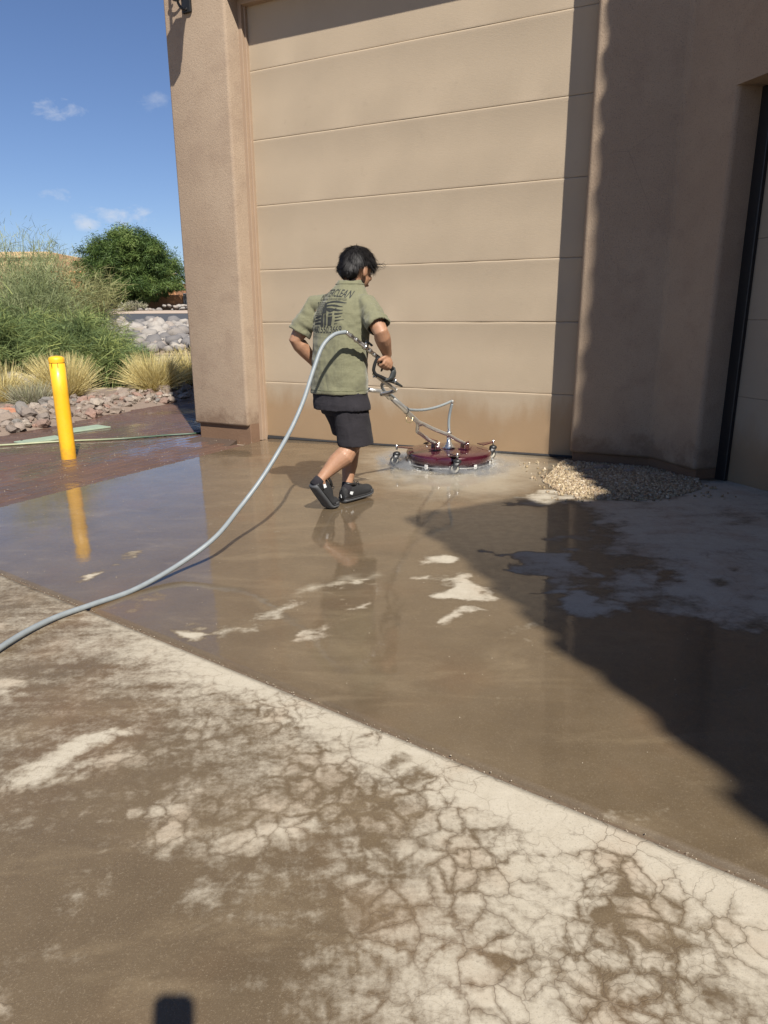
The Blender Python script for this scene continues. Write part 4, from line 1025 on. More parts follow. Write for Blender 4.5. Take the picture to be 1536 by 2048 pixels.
# grit scattered on wet ground
def grit(n, region, name, label, smin, smax, seed):
    r_ = np.random.RandomState(seed); GV = []; GF = []
    while len(GV) < n:
        p = region(r_)
        if p is None: continue
        s_ = r_.uniform(smin, smax); Q_, _ = np.linalg.qr(r_.randn(3, 3))
        GF.append(ofc+len(GV)*6); GV.append((oct_*(s_*r_.uniform(.6, 1.4, (6, 1))))@Q_+np.array([p[0], p[1], p[2]+s_*.3]))
    o = obj(name, np_mesh(np.concatenate(GV), np.concatenate(GF)), M_grit); tag(o, label, kind='stuff'); return o
M_grit = simple('pale_grit', (.40, .34, .26), .85, var=.4, scale=50)
def reg_pave(r_):
    u = -4.5-abs(r_.normal(0, 1.3)); d = r_.uniform(-7.5, -2.6)
    p = WA(u, d, 0)
    if u > -5.35 and d < -5.84: return None
    if not yard_in(p): return None
    return (p.x, p.y, .001)
grit(420, reg_pave, 'grit', 'pale grit scattered over the wet paving', .0014, .0045, 1)
def reg_slab(r_):
    u = r_.uniform(-4.4, .3); d = r_.uniform(-6.0, -1.5); p = WA(u, d, 0)
    if p.x*KD[0]+p.y*KD[1] < 1.48 or p.dot(nB) < -3.6: return None
    return (p.x, p.y, zg(p.x, p.y))
grit(420, reg_slab, 'grit', 'fine pale grit on the wet slab', .0008, .0024, 2)
def reg_joint(r_):
    j = r_.uniform(-3.6, .9); k = 1.458+r_.normal(0, .012); p = JD*j+KD*k
    return (p[0], p[1], zg(p[0], p[1])-.004)
grit(420, reg_joint, 'grit', 'grit lodged along the slab joint', .001, .0026, 3)

# ------------------------------------------------------------------ plants
def plant_mat(name, cols, rough=.6, trans=.0):
    b = NB(name); r = b.attr('rnd')
    rp_ = b.n('ShaderNodeValToRGB', {0: r}); cr = rp_.color_ramp
    while len(cr.elements) < len(cols): cr.elements.new(.5)
    for i_, c_ in enumerate(cols): cr.elements[i_].position = i_/(len(cols)-1); cr.elements[i_].color = (*c_, 1)
    b.set(Base_Color=rp_.outputs[0], Roughness=rough, Specular_IOR_Level=.25)
    if trans:
        tr = b.n('ShaderNodeBsdfTranslucent', {'Color': rp_.outputs[0]}); mx = b.n('ShaderNodeMixShader', {0: trans, 1: b.b.outputs[0], 2: tr.outputs[0]})
        b.t.links.new(mx.outputs[0], b.out.inputs[0])
    return b.m
M_bark = simple('bark', (.14, .10, .07), .9, var=.3, scale=12, bump=.6, bscale=40)
M_pv = simple('palo_verde_bark', (.24, .27, .10), .7, var=.25, scale=12)
M_dryst = simple('dry_stem', (.24, .19, .14), .85, var=.3, scale=12)
def strips(P0, D, L, Wd, droop=0., seg=1, seed=0, rnd=None):
    """tapered strips: P0 (n,3) bases, D (n,3) unit directions; returns mesh"""
    rr = np.random.RandomState(seed); n = len(P0)
    side = np.cross(D, rr.randn(n, 3)); side /= np.linalg.norm(side, axis=1, keepdims=True)+1e-9
    rows = []
    for s in range(seg+1):
        t = s/seg if seg else 0
        c = P0+D*(L*t)[:, None]; c[:, 2] -= droop*L*t*t
        wdt = (Wd*(1-.75*t*t))[:, None]*.5
        rows.append(c-side*wdt); rows.append(c+side*wdt)
    V = np.stack(rows, 1); k = 2*(seg+1); base = (np.arange(n)*k)[:, None]
    F_ = np.concatenate([base+np.array([[2*s, 2*s+1, 2*s+3, 2*s+2]]) for s in range(seg)], 0)
    me = np_mesh(V.reshape(-1, 3), F_)
    if rnd is None: rnd = rr.rand(n)
    set_attr(me, 'rnd', np.repeat(np.clip(rnd, 0, 1), k)); return me
def unit(v): return v/(np.linalg.norm(v, axis=1, keepdims=True)+1e-9)

def bunchgrass(loc, n, h, spread, mat, label, seed, lean=(0, 0)):
    rr = np.random.RandomState(seed); loc = Vector(loc)
    e = empty('bunchgrass', loc, label, 'grass clump', 'bunchgrass clumps behind the stone border')
    a = rr.uniform(0, 2*np.pi, n); r0 = np.sqrt(rr.rand(n))*.20
    P0 = np.stack([loc.x+r0*np.cos(a), loc.y+r0*np.sin(a), np.full(n, loc.z)], 1)
    tilt = np.clip(np.abs(rr.normal(.28, .30, n)), .02, 1.25)*spread+r0*.9
    az = a+rr.normal(0, .7, n)
    D = unit(np.stack([np.sin(tilt)*np.cos(az)+lean[0], np.sin(tilt)*np.sin(az)+lean[1], np.cos(tilt)], 1))
    L = h*rr.uniform(.45, 1.1, n)*(1-.2*tilt); tone = np.clip(rr.normal(.6, .25, n)-.5*(L < h*.55), 0, 1)
    me = strips(P0, D, L, rr.uniform(.0045, .008, n), .22, 4, seed, tone)
    obj('blades', me, mat, e, True)
M_straw = plant_mat('straw_grass', [(.30, .23, .09), (.54, .44, .18), (.68, .58, .27), (.74, .66, .36)], .6, .25)
M_grey = plant_mat('grey_grass', [(.16, .15, .10), (.28, .26, .18), (.36, .34, .24), (.30, .32, .16)], .7, .15)
bunchgrass((-4.95, 11.05, .05), 2600, .92, 1.05, M_straw, 'straw-coloured bunchgrass clump behind the yellow bollard', 1, (-.05, -.05))
bunchgrass((-3.78, 11.85, .06), 3200, .88, 1.15, M_straw, 'wide golden bunchgrass clump beside the left pier', 2)
bunchgrass((-3.32, 12.7, .06), 2000, .95, 1.0, M_straw, 'golden bunchgrass clump half hidden behind the left pier', 3)
bunchgrass((-5.75, 10.7, .05), 1300, .75, 1.2, M_straw, 'straw bunchgrass clump at the left edge above the red brick', 4)
bunchgrass((-5.15, 10.35, .05), 900, .46, 1.35, M_grey, 'small grey grass tuft among the stones left of the bollard', 5)

def wispy(name, loc, h, rad, nb, ntw, mat, bark, label, cat, seed, twl=(.12, .34), tww=(.006, .012), up=.6, top=1.0, low=.12, group=None):
    """many thin ascending stems with fine green twigs"""
    rr = np.random.RandomState(seed); loc = Vector(loc)
    e = empty(name, loc, label, cat, group)
    D_ = []; nodes = []
    for k in range(nb):
        az = rr.uniform(0, 2*np.pi); rch = rad*np.sqrt(rr.uniform(.02, 1)); hh_ = h*rr.uniform(.45, 1.0)*(1-.42*(rch/rad)**2)
        pts = []
        for s in range(7):
            t = s/6; rad_t = rch*t**1.15
            pts.append(Vector((loc.x+rad_t*math.cos(az)+.05*h*mnoise.noise(Vector((k*3.1, t*3, 0))), loc.y+rad_t*math.sin(az)+.05*h*mnoise.noise(Vector((k*3.1, t*3, 9))), loc.z+hh_*(t**.85))))
        r0 = .012*h*rr.uniform(.5, 1.1)*.55
        D_.append(tube_data(pts, [r0*(1-.85*s/6)+.0015 for s in range(7)], 4, False)); nodes.append(pts)
    V, Fq = merge(D_); obj('stems', mesh(V, Fq), bark, e, True)
    P0 = []; DD_ = []
    for k in range(ntw):
        pts = nodes[rr.randint(nb)]; t = low+(1-low)*rr.rand()**.75; q = t*6; i_ = min(5, int(q)); p = pts[i_].lerp(pts[i_+1], q-i_)
        ax = (pts[i_+1]-pts[i_]).normalized()
        j = rr.normal(0, .055*h, 3)*np.array([1, 1, .8]); P0.append([p.x+j[0], p.y+j[1], max(loc.z+.03, p.z+j[2])])
        DD_.append([ax.x*.6+rr.normal(0, .55), ax.y*.6+rr.normal(0, .55), ax.z*up+rr.normal(0, .5)])
    P0 = np.array(P0); DD_ = unit(np.array(DD_)); n = ntw
    clump = np.array([mnoise.noise(Vector(p)*2.2/ max(.6, h*.45)+Vector((seed, 0, 0))) for p in P0])
    tone = np.clip(.5+.55*clump+rr.normal(0, .18, n), 0, 1)
    me = strips(P0, DD_, rr.uniform(*twl, n), rr.uniform(*tww, n), .12, 2, seed, tone)
    obj('twigs', me, mat, e)
    return e
M_broom = plant_mat('broom_green', [(.07, .105, .045), (.13, .18, .07), (.20, .25, .085), (.34, .37, .12)], .6, .2)
M_palo = plant_mat('palo_verde_green', [(.13, .16, .07), (.20, .24, .11), (.27, .30, .15), (.36, .37, .20)], .6, .2)
M_olive = plant_mat('olive_scrub', [(.10, .10, .045), (.18, .18, .075), (.26, .26, .11), (.36, .33, .16)], .65, .15)
M_brownt = plant_mat('dry_pink_scrub', [(.16, .11, .08), (.25, .18, .13), (.32, .25, .19), (.27, .24, .17)], .7, .1)
wispy('palo_verde', (-7.45, 15.2, .06), 3.2, 1.3, 90, 26000, M_palo, M_pv, 'tall wispy palo verde rising against the sky at the left', 'tree', 21, (.10, .26), (.005, .009), .9)
wispy('broom_shrub', (-5.80, 13.7, .05), 1.42, 1.15, 130, 24000, M_broom, M_pv, 'bright green feathery shrub directly behind the bollard', 'shrub', 22, up=.3)
wispy('broom_shrub', (-7.35, 13.7, .05), 1.75, 1.3, 120, 22000, M_broom, M_pv, 'dark green feathery shrub at the left edge of the planting', 'shrub', 23, up=.4)
wispy('broom_shrub', (-4.98, 13.2, .05), .95, .75, 70, 11000, M_broom, M_pv, 'low green feathery shrub between the two big grass clumps', 'shrub', 26, up=.2)
wispy('scrub_bush', (-8.2, 18.2, .2), 2.75, 1.9, 120, 24000, M_olive, M_pv, 'olive green scrub bush behind the palo verde', 'shrub', 24, (.14, .4), (.008, .014))
wispy('scrub_bush', (-14.0, 32.0-4.4, .95), 1.7, 1.2, 70, 7000, M_brownt, M_dryst, 'dry pinkish scrub bush left of the big mesquite tree', 'shrub', 25, (.15, .45), (.012, .02))
wispy('low_shrub', (-17.3, 42.3, 1.62), .95, .9, 40, 3000, M_broom, M_dryst, 'spiky green low shrub beside the dark house window', 'shrub', 31, (.15, .4), (.02, .03))
wispy('low_shrub', (-14.2, 41.9, 1.60), .62, .75, 40, 3000, M_grey, M_dryst, 'small grey-green rounded shrub under the mesquite tree', 'shrub', 32, (.1, .25), (.02, .035))
wispy('low_shrub', (-16.2, 42.1, 1.60), .72, .5, 30, 1800, M_brownt, M_dryst, 'small brown dry shrub under the mesquite tree', 'shrub', 33, (.1, .25), (.02, .03))

# big mesquite across the road
rr = np.random.RandomState(41)
MB_ = Vector((-15.5, 45.2, 1.62))
mq = empty('mesquite_tree', MB_, 'large dense green mesquite tree across the road', 'tree')
D_ = []
tips = []
for k, (dx, dy, h) in enumerate([(-1.6, .2, 2.6), (-.5, -.4, 3.4), (.8, .3, 3.2), (1.9, -.2, 2.2), (.2, .8, 3.0)]):
    pts = spline([MB_+Vector((0.1*k-.2, 0, -.1)), MB_+Vector((dx*.25, dy*.3, h*.25)), MB_+Vector((dx*.6, dy*.7, h*.6)), MB_+Vector((dx, dy, h))], 4)
    D_.append(tube_data(pts, [.17*(1-.75*i_/(len(pts)-1)) for i_ in range(len(pts))], 7)); tips.append(pts[-1])
    for q in range(4):
        b0 = pts[rr.randint(5, len(pts))]; ee = b0+Vector((rr.normal(0, 1.0), rr.normal(0, 1.0), rr.uniform(.1, 1.1)))
        D_.append(tube_data([b0, b0.lerp(ee, .5)+Vector((0, 0, .1)), ee], [.06, .04, .015], 5))
obj('trunk', mesh(*merge(D_)), M_bark, mq, True)
lobes = [((-15.4, 45, 4.1), (2.6, 2.2, 1.9)), ((-16.9, 45, 3.6), (1.5, 1.6, 1.4)), ((-13.7, 45, 3.4), (1.5, 1.7, 1.4)), ((-15.2, 45, 5.2), (1.6, 1.5, 1.1)), ((-14.3, 44.6, 4.6), (1.4, 1.4, 1.2)), ((-16.4, 44.8, 4.7), (1.2, 1.3, 1.1)), ((-13.0, 45.2, 2.9), (.9, 1.0, .9)), ((-15.8, 44.2, 3.0), (1.6, 1.2, .8)), ((-14.2, 44.0, 2.8), (1.5, 1.2, .8))]
P0 = []; tn = []
for (c0, r0) in lobes:
    nc = int(30*r0[0]*r0[2])
    for q in range(nc):
        v = rr.randn(3); v /= np.linalg.norm(v); f_ = rr.uniform(.6, 1.16)
        cc_ = np.array(c0)+v*np.array(r0)*f_
        m_ = 210; sp = rr.uniform(.12, .32)
        pp = cc_+rr.randn(m_, 3)*np.array([sp, sp, sp*.7]); P0.append(pp); tn.append(np.clip(.45+.3*rr.randn()+.16*rr.randn(m_), 0, 1))
P0 = np.concatenate(P0); tn = np.concatenate(tn); keep = P0[:, 2] > 2.15+np.clip((P0[:, 0]+14.3)*.55, 0, .75)*(P0[:, 1] < 46.5); P0 = P0[keep]; tn = tn[keep]; n = len(P0)
DD_ = unit(rr.randn(n, 3)*np.array([1, 1, .6])+np.array([0, 0, -.25]))
M_mesq = plant_mat('mesquite_leaf', [(.036, .066, .018), (.070, .115, .030), (.110, .165, .042), (.19, .25, .07)], .55, .25)
obj('crown', strips(P0, DD_, rr.uniform(.10, .24, n), rr.uniform(.025, .05, n), .2, 1, 6, tn), M_mesq, mq)

# ------------------------------------------------------------------ houses across the road
M_adobe = simple('orange_adobe', (.46, .225, .105), .95, var=.15, scale=1.5, bump=.4, bscale=20)
M_sandst = simple('sand_stucco', (.52, .37, .20), .95, var=.15, scale=1.5, bump=.4, bscale=20)
M_pane = simple('dark_window_pane', (.015, .017, .02), .1, var=.2)
M_wfr = simple('grey_window_frame', (.30, .30, .30), .5)
def bx_mesh(x0, x1, y0, y1, z0, z1, bev=.05): return prism([Vector((x0, y0, 0)), Vector((x1, y0, 0)), Vector((x1, y1, 0)), Vector((x0, y1, 0))], z0, z1, bev, 2)
ho = empty('adobe_house', (-20, 53, 1.9), 'orange adobe house with flat stepped roof behind the mesquite tree', 'house')
obj('wall', bx_mesh(-23.2, -13.9, 49.5, 60, 1.5, 3.55), M_adobe, ho); obj('wall', bx_mesh(-22.8, -18.9, 50.6, 60, 3.5, 4.35), M_adobe, ho)
obj('wall', bx_mesh(-33, -23.15, 52.5, 62, 1.5, 5.35), M_sandst, ho); obj('parapet', bx_mesh(-27.5, -23.3, 52.3, 61, 5.34, 5.75), M_sandst, ho)
wn = empty('window', (-17.8, 49.4, 2.5), parent=ho)
obj('pane', bx_mesh(-18.9, -17.1, 49.44, 49.6, 1.95, 3.0, 0), M_pane, wn)
for x_ in (-18.93, -17.75, -17.1): obj('frame', bx_mesh(x_-.05, x_+.05, 49.38, 49.52, 1.93, 3.02, 0), M_wfr, wn)
obj('frame', bx_mesh(-18.98, -17.05, 49.375, 49.53, 2.38, 2.47, 0), M_wfr, wn)
gw = empty('garden_wall', (-14, 47.5, 1.7), 'sunlit orange garden wall with a grey metal gate panel', 'wall')
obj('wall', bx_mesh(-15.2, -12.55, 47.3, 47.6, 1.5, 2.66), M_adobe, gw)
obj('wall', bx_mesh(-12.55, -11.0, 47.35, 47.6, 1.5, 2.68), M_sandst, gw)
ga = empty('gate', (-12.6, 47.2, 1.7), parent=gw)
obj('gate_frame', bx_mesh(-12.78, -12.05, 47.18, 47.28, 1.8, 2.75, .01), M_wfr, ga); obj('gate_leaf', bx_mesh(-12.68, -12.15, 47.14, 47.2, 1.86, 2.70, .01), simple('gate_grey', (.13, .14, .145), .5, .3), ga)
# rubble strip along the far verge
rsx = random.Random(17)
V = [(-19, 41.6, 1.60), (-9, 41.6, 1.60), (-9, 44.5, 1.70), (-19, 44.5, 1.70)]
vg = obj('verge', mesh(V, [(0, 1, 2, 3)]), M_bed); tag(vg, 'stony far verge of the road', kind='structure')
for k in range(110):
    o = bpy.data.objects.new('rock', rsx.choice(RM)); COL.objects.link(o); o.parent = vg
    x_ = rsx.uniform(-16.5, -11.2); y_ = rsx.uniform(41.8, 43.8)+(1.6 if x_ > -13 else 0); s_ = rsx.uniform(.14, .34)
    if x_ > -13.2: s_ *= 1.2
    o.location = (x_, y_, 1.64+s_*.2+(.25*rsx.random() if x_ > -13 else 0)); o.scale = (s_*1.2, s_, s_*.8); o.rotation_euler = (rsx.uniform(-.4, .4), 0, rsx.uniform(0, 6))

# ------------------------------------------------------------------ the worker
M_skin = NB('skin'); _b = M_skin
_b.set(Base_Color=_b.mix(_b.noise(26, 5), (.265, .138, .080), (.385, .212, .126)), Roughness=_b.remap(_b.noise(70, 4), .3, .7, .42, .68), Subsurface_Weight=.08, Subsurface_Radius=(.01, .004, .002), Subsurface_Scale=.5, Normal=_b.bump(_b.math('ADD', _b.noise(140, 3), _b.noise(35, 3)), .3, .003)); M_skin = M_skin.m
def cloth(name, c1, c2, weave=900, rough=.9, sheen=.2):
    b = NB(name); n = b.noise(7, 5, .6)
    b.set(Base_Color=b.mix(b.noise(90, 4), b.mix(n, c1, c2), tuple(x*.85 for x in c1)), Roughness=rough, Sheen_Weight=sheen, Specular_IOR_Level=.2)
    h = b.math('ADD', b.noise(weave, 2), b.math('MULTIPLY', b.noise(30, 4, .6), 1.2))
    fold = b.math('ADD', b.noise(6, 2, .45, v=b.scale(b.pos(), (1.5, 1.5, .6)), dist=1.3), b.math('MULTIPLY', b.noise(9, 2, .45, v=b.scale(b.pos(), (.6, .6, 1.7)), dist=1.0), .5))
    b.set(Normal=b.bump(h, .35, .003, b.bump(fold, .5, .028))); return b.m
M_shirt = cloth('olive_cotton', (.165, .162, .098), (.215, .210, .132))
M_under = cloth('black_cotton', (.022, .020, .024), (.034, .031, .036), sheen=.03)
M_short = cloth('black_shorts', (.020, .018, .021), (.030, .027, .031), sheen=.03)
M_hair = NB('black_hair'); _b = M_hair
_b.set(Base_Color=_b.mix(_b.noise(60, 3), (.006, .0055, .006), (.016, .014, .014)), Roughness=.55, Specular_IOR_Level=.28); M_hair = M_hair.m
M_print = simple('shirt_print_black', (.022, .024, .022), .8, var=.2)
M_eye = simple('eye_white', (.7, .68, .64), .2); M_iris = simple('eye_dark', (.02, .014, .01), .15); M_lip = simple('lips', (.32, .13, .11), .5)
M_shoe = simple('black_shoe_mesh', (.016, .016, .017), .8, var=.3, scale=60, bump=.5, bscale=400)
M_sole = simple('dark_grey_sole', (.060, .062, .066), .6, var=.2, scale=30)
M_patch = simple('reflective_patch', (.62, .64, .65), .3, var=.1)
Fv = Vector((.545, .839, 0)).normalized(); Rv = Vector((.839, -.545, 0)).normalized()
PF = Vector((.70, .714, 0)).normalized(); PR = Vector((.714, -.70, 0)).normalized()
J = {k: Vector(v) for k, v in dict(pelvis=(-.274, 4.62, .84), hipR=(-.205, 4.575, .822), hipL=(-.336, 4.67, .82), kneeR=(-.186, 4.535, .462), ankR=(-.408, 4.392, .248),
    kneeL=(-.205, 4.745, .485), ankL=(-.248, 4.62, .150), waist=(-.278, 4.625, .998), chest=(-.264, 4.655, 1.23), neck=(-.208, 4.682, 1.42), head=(-.152, 4.702, 1.542),
    shR=(-.094, 4.575, 1.318), elR=(-.012, 4.435, 1.155), wrR=(.028, 4.545, 1.013), shL=(-.438, 4.77, 1.320), elL=(-.572, 4.755, 1.105), wrL=(-.440, 4.85, .925)).items()}
hfw = (Vector((.80, .60, 0)).normalized()*math.cos(math.radians(24))-Z*math.sin(math.radians(24))).normalized()
hrt = hfw.cross(Z).normalized(); hup = hrt.cross(hfw).normalized(); HC = J['head']
def limb(names_r, n=16): return tube_data([J[a] if isinstance(a, str) else Vector(a) for a, r in names_r], [r for a, r in names_r], n)
D = []
# torso under the clothes
def tr(c, a, b_): return (Vector(c), Rv*a, Fv*b_)
D.append(loft_data([tr((-.272, 4.62, .72), .15, .11), tr((-.276, 4.625, .82), .165, .12), tr((-.28, 4.63, .92), .16, .115), tr((-.278, 4.635, 1.0), .155, .11), tr((-.270, 4.645, 1.12), .165, .115), tr((-.256, 4.66, 1.24), .175, .115), tr((-.24, 4.67, 1.32), .165, .10), tr((-.222, 4.676, 1.39), .11, .080), tr((-.206, 4.683, 1.44), .062, .062)], 28))
D.append(loft_data([(Vector((-.215, 4.68, 1.395)), Rv*.066, Fv*.064), (Vector((-.200, 4.685, 1.44)), Rv*.062, Fv*.062), (Vector((-.182, 4.69, 1.485)), hrt*.060, hfw*.062), (HC-hup*.03-hfw*.015, hrt*.055, hfw*.062)], 22))
# head
D.append(ellipsoid_data(HC+hup*.012-hfw*.012, hfw*.098, hrt*.076, hup*.098, 26, 18))
D.append(ellipsoid_data(HC-hup*.045+hfw*.035, hfw*.062, hrt*.058, hup*.075, 22, 14))       # face and jaw
D.append(ellipsoid_data(HC-hup*.100+hfw*.058, hfw*.030, hrt*.034, hup*.026, 16, 10))       # chin
D.append(loft_data([(HC+hup*.012+hfw*.090, hrt*.010, hup*.010), (HC-hup*.018+hfw*.106, hrt*.012, hup*.012), (HC-hup*.034+hfw*.108, hrt*.017, hup*.010)], 10))   # nose
D.append(ellipsoid_data(HC-hup*.068+hfw*.092, hfw*.012, hrt*.024, hup*.010, 12, 8))        # mouth
for s in (-1, 1):
    ec = HC+hrt*s*.086-hup*.022-hfw*.004
    D.append(ellipsoid_data(ec+hrt*s*.006, (hfw*.020+hrt*s*-.004), hrt*.008+hfw*.003*s, hup*.034-hfw*.006, 14, 10))
    D.append(ellipsoid_data(ec-hup*.022+hrt*s*.002, hfw*.010, hrt*.006, hup*.013, 10, 8))
    D.append(ellipsoid_data(HC+hfw*.078+hrt*s*.034-hup*.030, hfw*.016, hrt*.020, hup*.018, 12, 8))
# legs
D.append(limb([('hipR', .075), (J['hipR'].lerp(J['kneeR'], .5), .068), (J['kneeR'], .056), (J['kneeR'].lerp(J['ankR'], .12), .056), (J['kneeR'].lerp(J['ankR'], .32)-Vector((.0, .014, .014)), .066), (J['kneeR'].lerp(J['ankR'], .55), .057), (J['kneeR'].lerp(J['ankR'], .8), .040), (J['ankR'], .034), (J['ankR']+Vector((.02, .02, -.06)), .034)]))
D.append(limb([('hipL', .075), (J['hipL'].lerp(J['kneeL'], .5), .068), (J['kneeL'], .056), (J['kneeL'].lerp(J['ankL'], .12), .055), (J['kneeL'].lerp(J['ankL'], .35)-PF*.014, .065), (J['kneeL'].lerp(J['ankL'], .6), .054), (J['kneeL'].lerp(J['ankL'], .85), .039), (J['ankL'], .034), (J['ankL']+Vector((.012, .012, -.06)), .034)]))
D.append(ellipsoid_data(J['ankR']+PR*.026+Vector((.004, .004, -.012)), PR*.012, PF*.013, Z*.014, 10, 8))
# arms
D.append(limb([(J['shR'].lerp(J['chest'], .3), .06), ('shR', .060), (J['shR'].lerp(J['elR'], .4), .054), (J['shR'].lerp(J['elR'], .8), .049), (J['elR'], .046), (J['elR'].lerp(J['wrR'], .18), .051), (J['elR'].lerp(J['wrR'], .4), .048), (J['elR'].lerp(J['wrR'], .75), .036), (J['wrR'], .029)]))
D.append(limb([(J['shL'].lerp(J['chest'], .3), .06), ('shL', .060), (J['shL'].lerp(J['elL'], .4), .054), (J['shL'].lerp(J['elL'], .8), .049), (J['elL'], .045), (J['elL'].lerp(J['wrL'], .18), .050), (J['elL'].lerp(J['wrL'], .4), .046), (J['elL'].lerp(J['wrL'], .75), .034), (J['wrL'], .029)]))
# right hand closed on the grip
g0 = Vector((-.030, 4.505, .998)); g1 = Vector((.060, 4.578, .928)); gx = (g1-g0).normalized()
gc = g0.lerp(g1, .45); cam_side = (Vector((.62, -.78, .0))); cam_side = (cam_side-gx*cam_side.dot(gx)).normalized(); gup = gx.cross(cam_side).normalized()
if gup.z < 0: gup = -gup
PC = gc+cam_side*.022+gup*.026
D.append(loft_data([(J['wrR'], gx*.024, cam_side*.020), (J['wrR'].lerp(PC, .5), gx*.032, cam_side*.019), (PC, gx*.040, cam_side*.018), (gc+cam_side*.030+gup*.006, gx*.041, cam_side*.015), (gc+cam_side*.032-gup*.006, gx*.038, cam_side*.012)], 16))
for k in range(4):
    o_ = gx*(-.030+.020*k); f_ = (1.0, 1.06, 1.0, .84)[k]
    pts = [gc+o_+cam_side*.032+gup*.004, gc+o_+cam_side*.031-gup*.018*f_, gc+o_+cam_side*.012-gup*.033*f_, gc+o_-cam_side*.014-gup*.030*f_, gc+o_-cam_side*.027-gup*.012*f_]
    D.append(tube_data(pts, [.0105, .0105, .0098, .009, .0075], 10))
th = [PC-gx*.026+gup*.012, gc-gx*.050+cam_side*.026+gup*.008, gc-gx*.058+cam_side*.014-gup*.010, gc-gx*.052-cam_side*.004-gup*.022]
D.append(tube_data(th, [.014, .0125, .011, .0085], 10))
# left hand resting at the front of the hip
lw = J['wrL']; ld = (J['wrL']-J['elL']).normalized(); lp = lw+ld*.055+Vector((.02, .0, -.01)); ls = Vector((0, 0, 1)); ls = (ls-ld*ls.dot(ld)).normalized(); lq = ld.cross(ls)
D.append(loft_data([(lw, ls*.026, lq*.018), (lw.lerp(lp, .6), ls*.036, lq*.016), (lp+ld*.025, ls*.041, lq*.014)], 14))
for k in range(4):
    b0 = lp+ld*.020+ls*(.032-.021*k); L_ = (.068, .078, .072, .056)[k]
    D.append(tube_data([b0, b0+ld*L_*.45, b0+ld*L_*.8-lq*.012, b0+ld*L_-lq*.026], [.0102, .0098, .009, .0072], 10))
D.append(tube_data([lw.lerp(lp, .4)+ls*.025, lp+ls*.052, lp+ls*.068+ld*.025], [.013, .011, .008], 10))
body = fuse(D, .0048, 3, .5)
person = obj('person', body, M_skin, None, True)
tag(person, 'worker in an olive printed T-shirt and black shorts pushing the surface cleaner', 'person')
for s in (-1, 1):
    ec = HC+hup*.004+hfw*.078+hrt*s*.031
    ey = obj('eye', mesh(*ellipsoid_data(ec, hfw*.012, hrt*.013, hup*.009, 14, 10)), M_eye, person, True)
    obj('iris', mesh(*ellipsoid_data(ec+hfw*.0085-hup*.001, hfw*.0045, hrt*.0055, hup*.0055, 10, 8)), M_iris, ey, True)
    obj('eyebrow', mesh(*tube_data([HC+hup*.026+hfw*.085+hrt*s*.014, HC+hup*.030+hfw*.083+hrt*s*.032, HC+hup*.024+hfw*.070+hrt*s*.052], [.003, .004, .002], 6)), M_hair, person, True)
obj('lips', mesh(*ellipsoid_data(HC-hup*.068+hfw*.0995, hfw*.005, hrt*.021, hup*.006, 12, 8)), M_lip, person, True)

# shorts
def pr(c, a, b_): return (Vector(c), PR*a, PF*b_)
D = [loft_data([pr((-.262, 4.625, .64), .160, .122), pr((-.268, 4.625, .72), .175, .135), pr((-.272, 4.625, .80), .170, .13), pr((-.276, 4.625, .88), .165, .12)], 30)]
D.append(loft_data([(Vector((-.215, 4.585, .76)), PR*.088, PF*.105), (Vector((-.205, 4.572, .66)), PR*.100, PF*.122), (Vector((-.192, 4.558, .54)), PR*.104, PF*.124), (Vector((-.182, 4.548, .47)), PR*.106, PF*.124), (Vector((-.178, 4.545, .445)), PR*.106, PF*.124)], 26))
D.append(loft_data([(Vector((-.320, 4.675, .76)), PR*.095, PF*.11), (Vector((-.290, 4.690, .66)), PR*.102, PF*.118), (Vector((-.255, 4.71, .56)), PR*.102, PF*.115), (Vector((-.235, 4.725, .485)), PR*.10, PF*.112)], 26))
sh = fuse(D, .007, 5)
def fold_s(c, n):
    t = max(0, min(1, (.85-c.z)/.4))
    return .010*t*mnoise.noise(Vector((c.x*9, c.y*9, c.z*2.2)))+.005*mnoise.noise(Vector((c.x*14, c.y*14, c.z*16)))
displace(sh, fold_s)
cut_faces(sh, lambda c, n: (n.z < -.75 and c.z < .51) or c.z > .755)
so_ = obj('shorts', sh, M_short, person, True); q = so_.modifiers.new('t', 'SOLIDIFY'); q.thickness = .004; q.offset = 0
# hem stitching: a slightly raised band
def hem_ring(c, a, b_, z0, z1, grow, mat, parent, n=48, fn=None, name='hem'):
    V = []; Fq = []
    for i_ in range(n):
        th_ = 2*math.pi*i_/n; d_ = a*math.cos(th_)+b_*math.sin(th_)
        for z in (z0, z1): V.append(Vector((c.x, c.y, z))+d_*(1+grow))
    for i_ in range(n): Fq.append((2*i_, 2*((i_+1) % n), 2*((i_+1) % n)+1, 2*i_+1))
    return obj(name, mesh(V, Fq), mat, parent, True)
# black under-shirt showing below
D = [loft_data([(Vector((-.270, 4.62, .672)), Rv*.200, Fv*.160), (Vector((-.273, 4.622, .70)), Rv*.199, Fv*.158), (Vector((-.282, 4.627, .76)), Rv*.192, Fv*.146), (Vector((-.284, 4.63, .86)), Rv*.175, Fv*.13), (Vector((-.284, 4.63, .92)), Rv*.17, Fv*.12)], 40)]
us = fuse(D, .007, 2)
def fold_u(c, n):
    t = max(0, min(1, (.84-c.z)/.15)); return .007*t*mnoise.noise(Vector((c.x*12, c.y*12, c.z*3)))+.003*mnoise.noise(c*25)
displace(us, fold_u); cut_faces(us, lambda c, n: (n.z < -.7 and c.z < .70) or c.z > .80)
uo = obj('under_shirt', us, M_under, person, True); q = uo.modifiers.new('t', 'SOLIDIFY'); q.thickness = .003; q.offset = 0

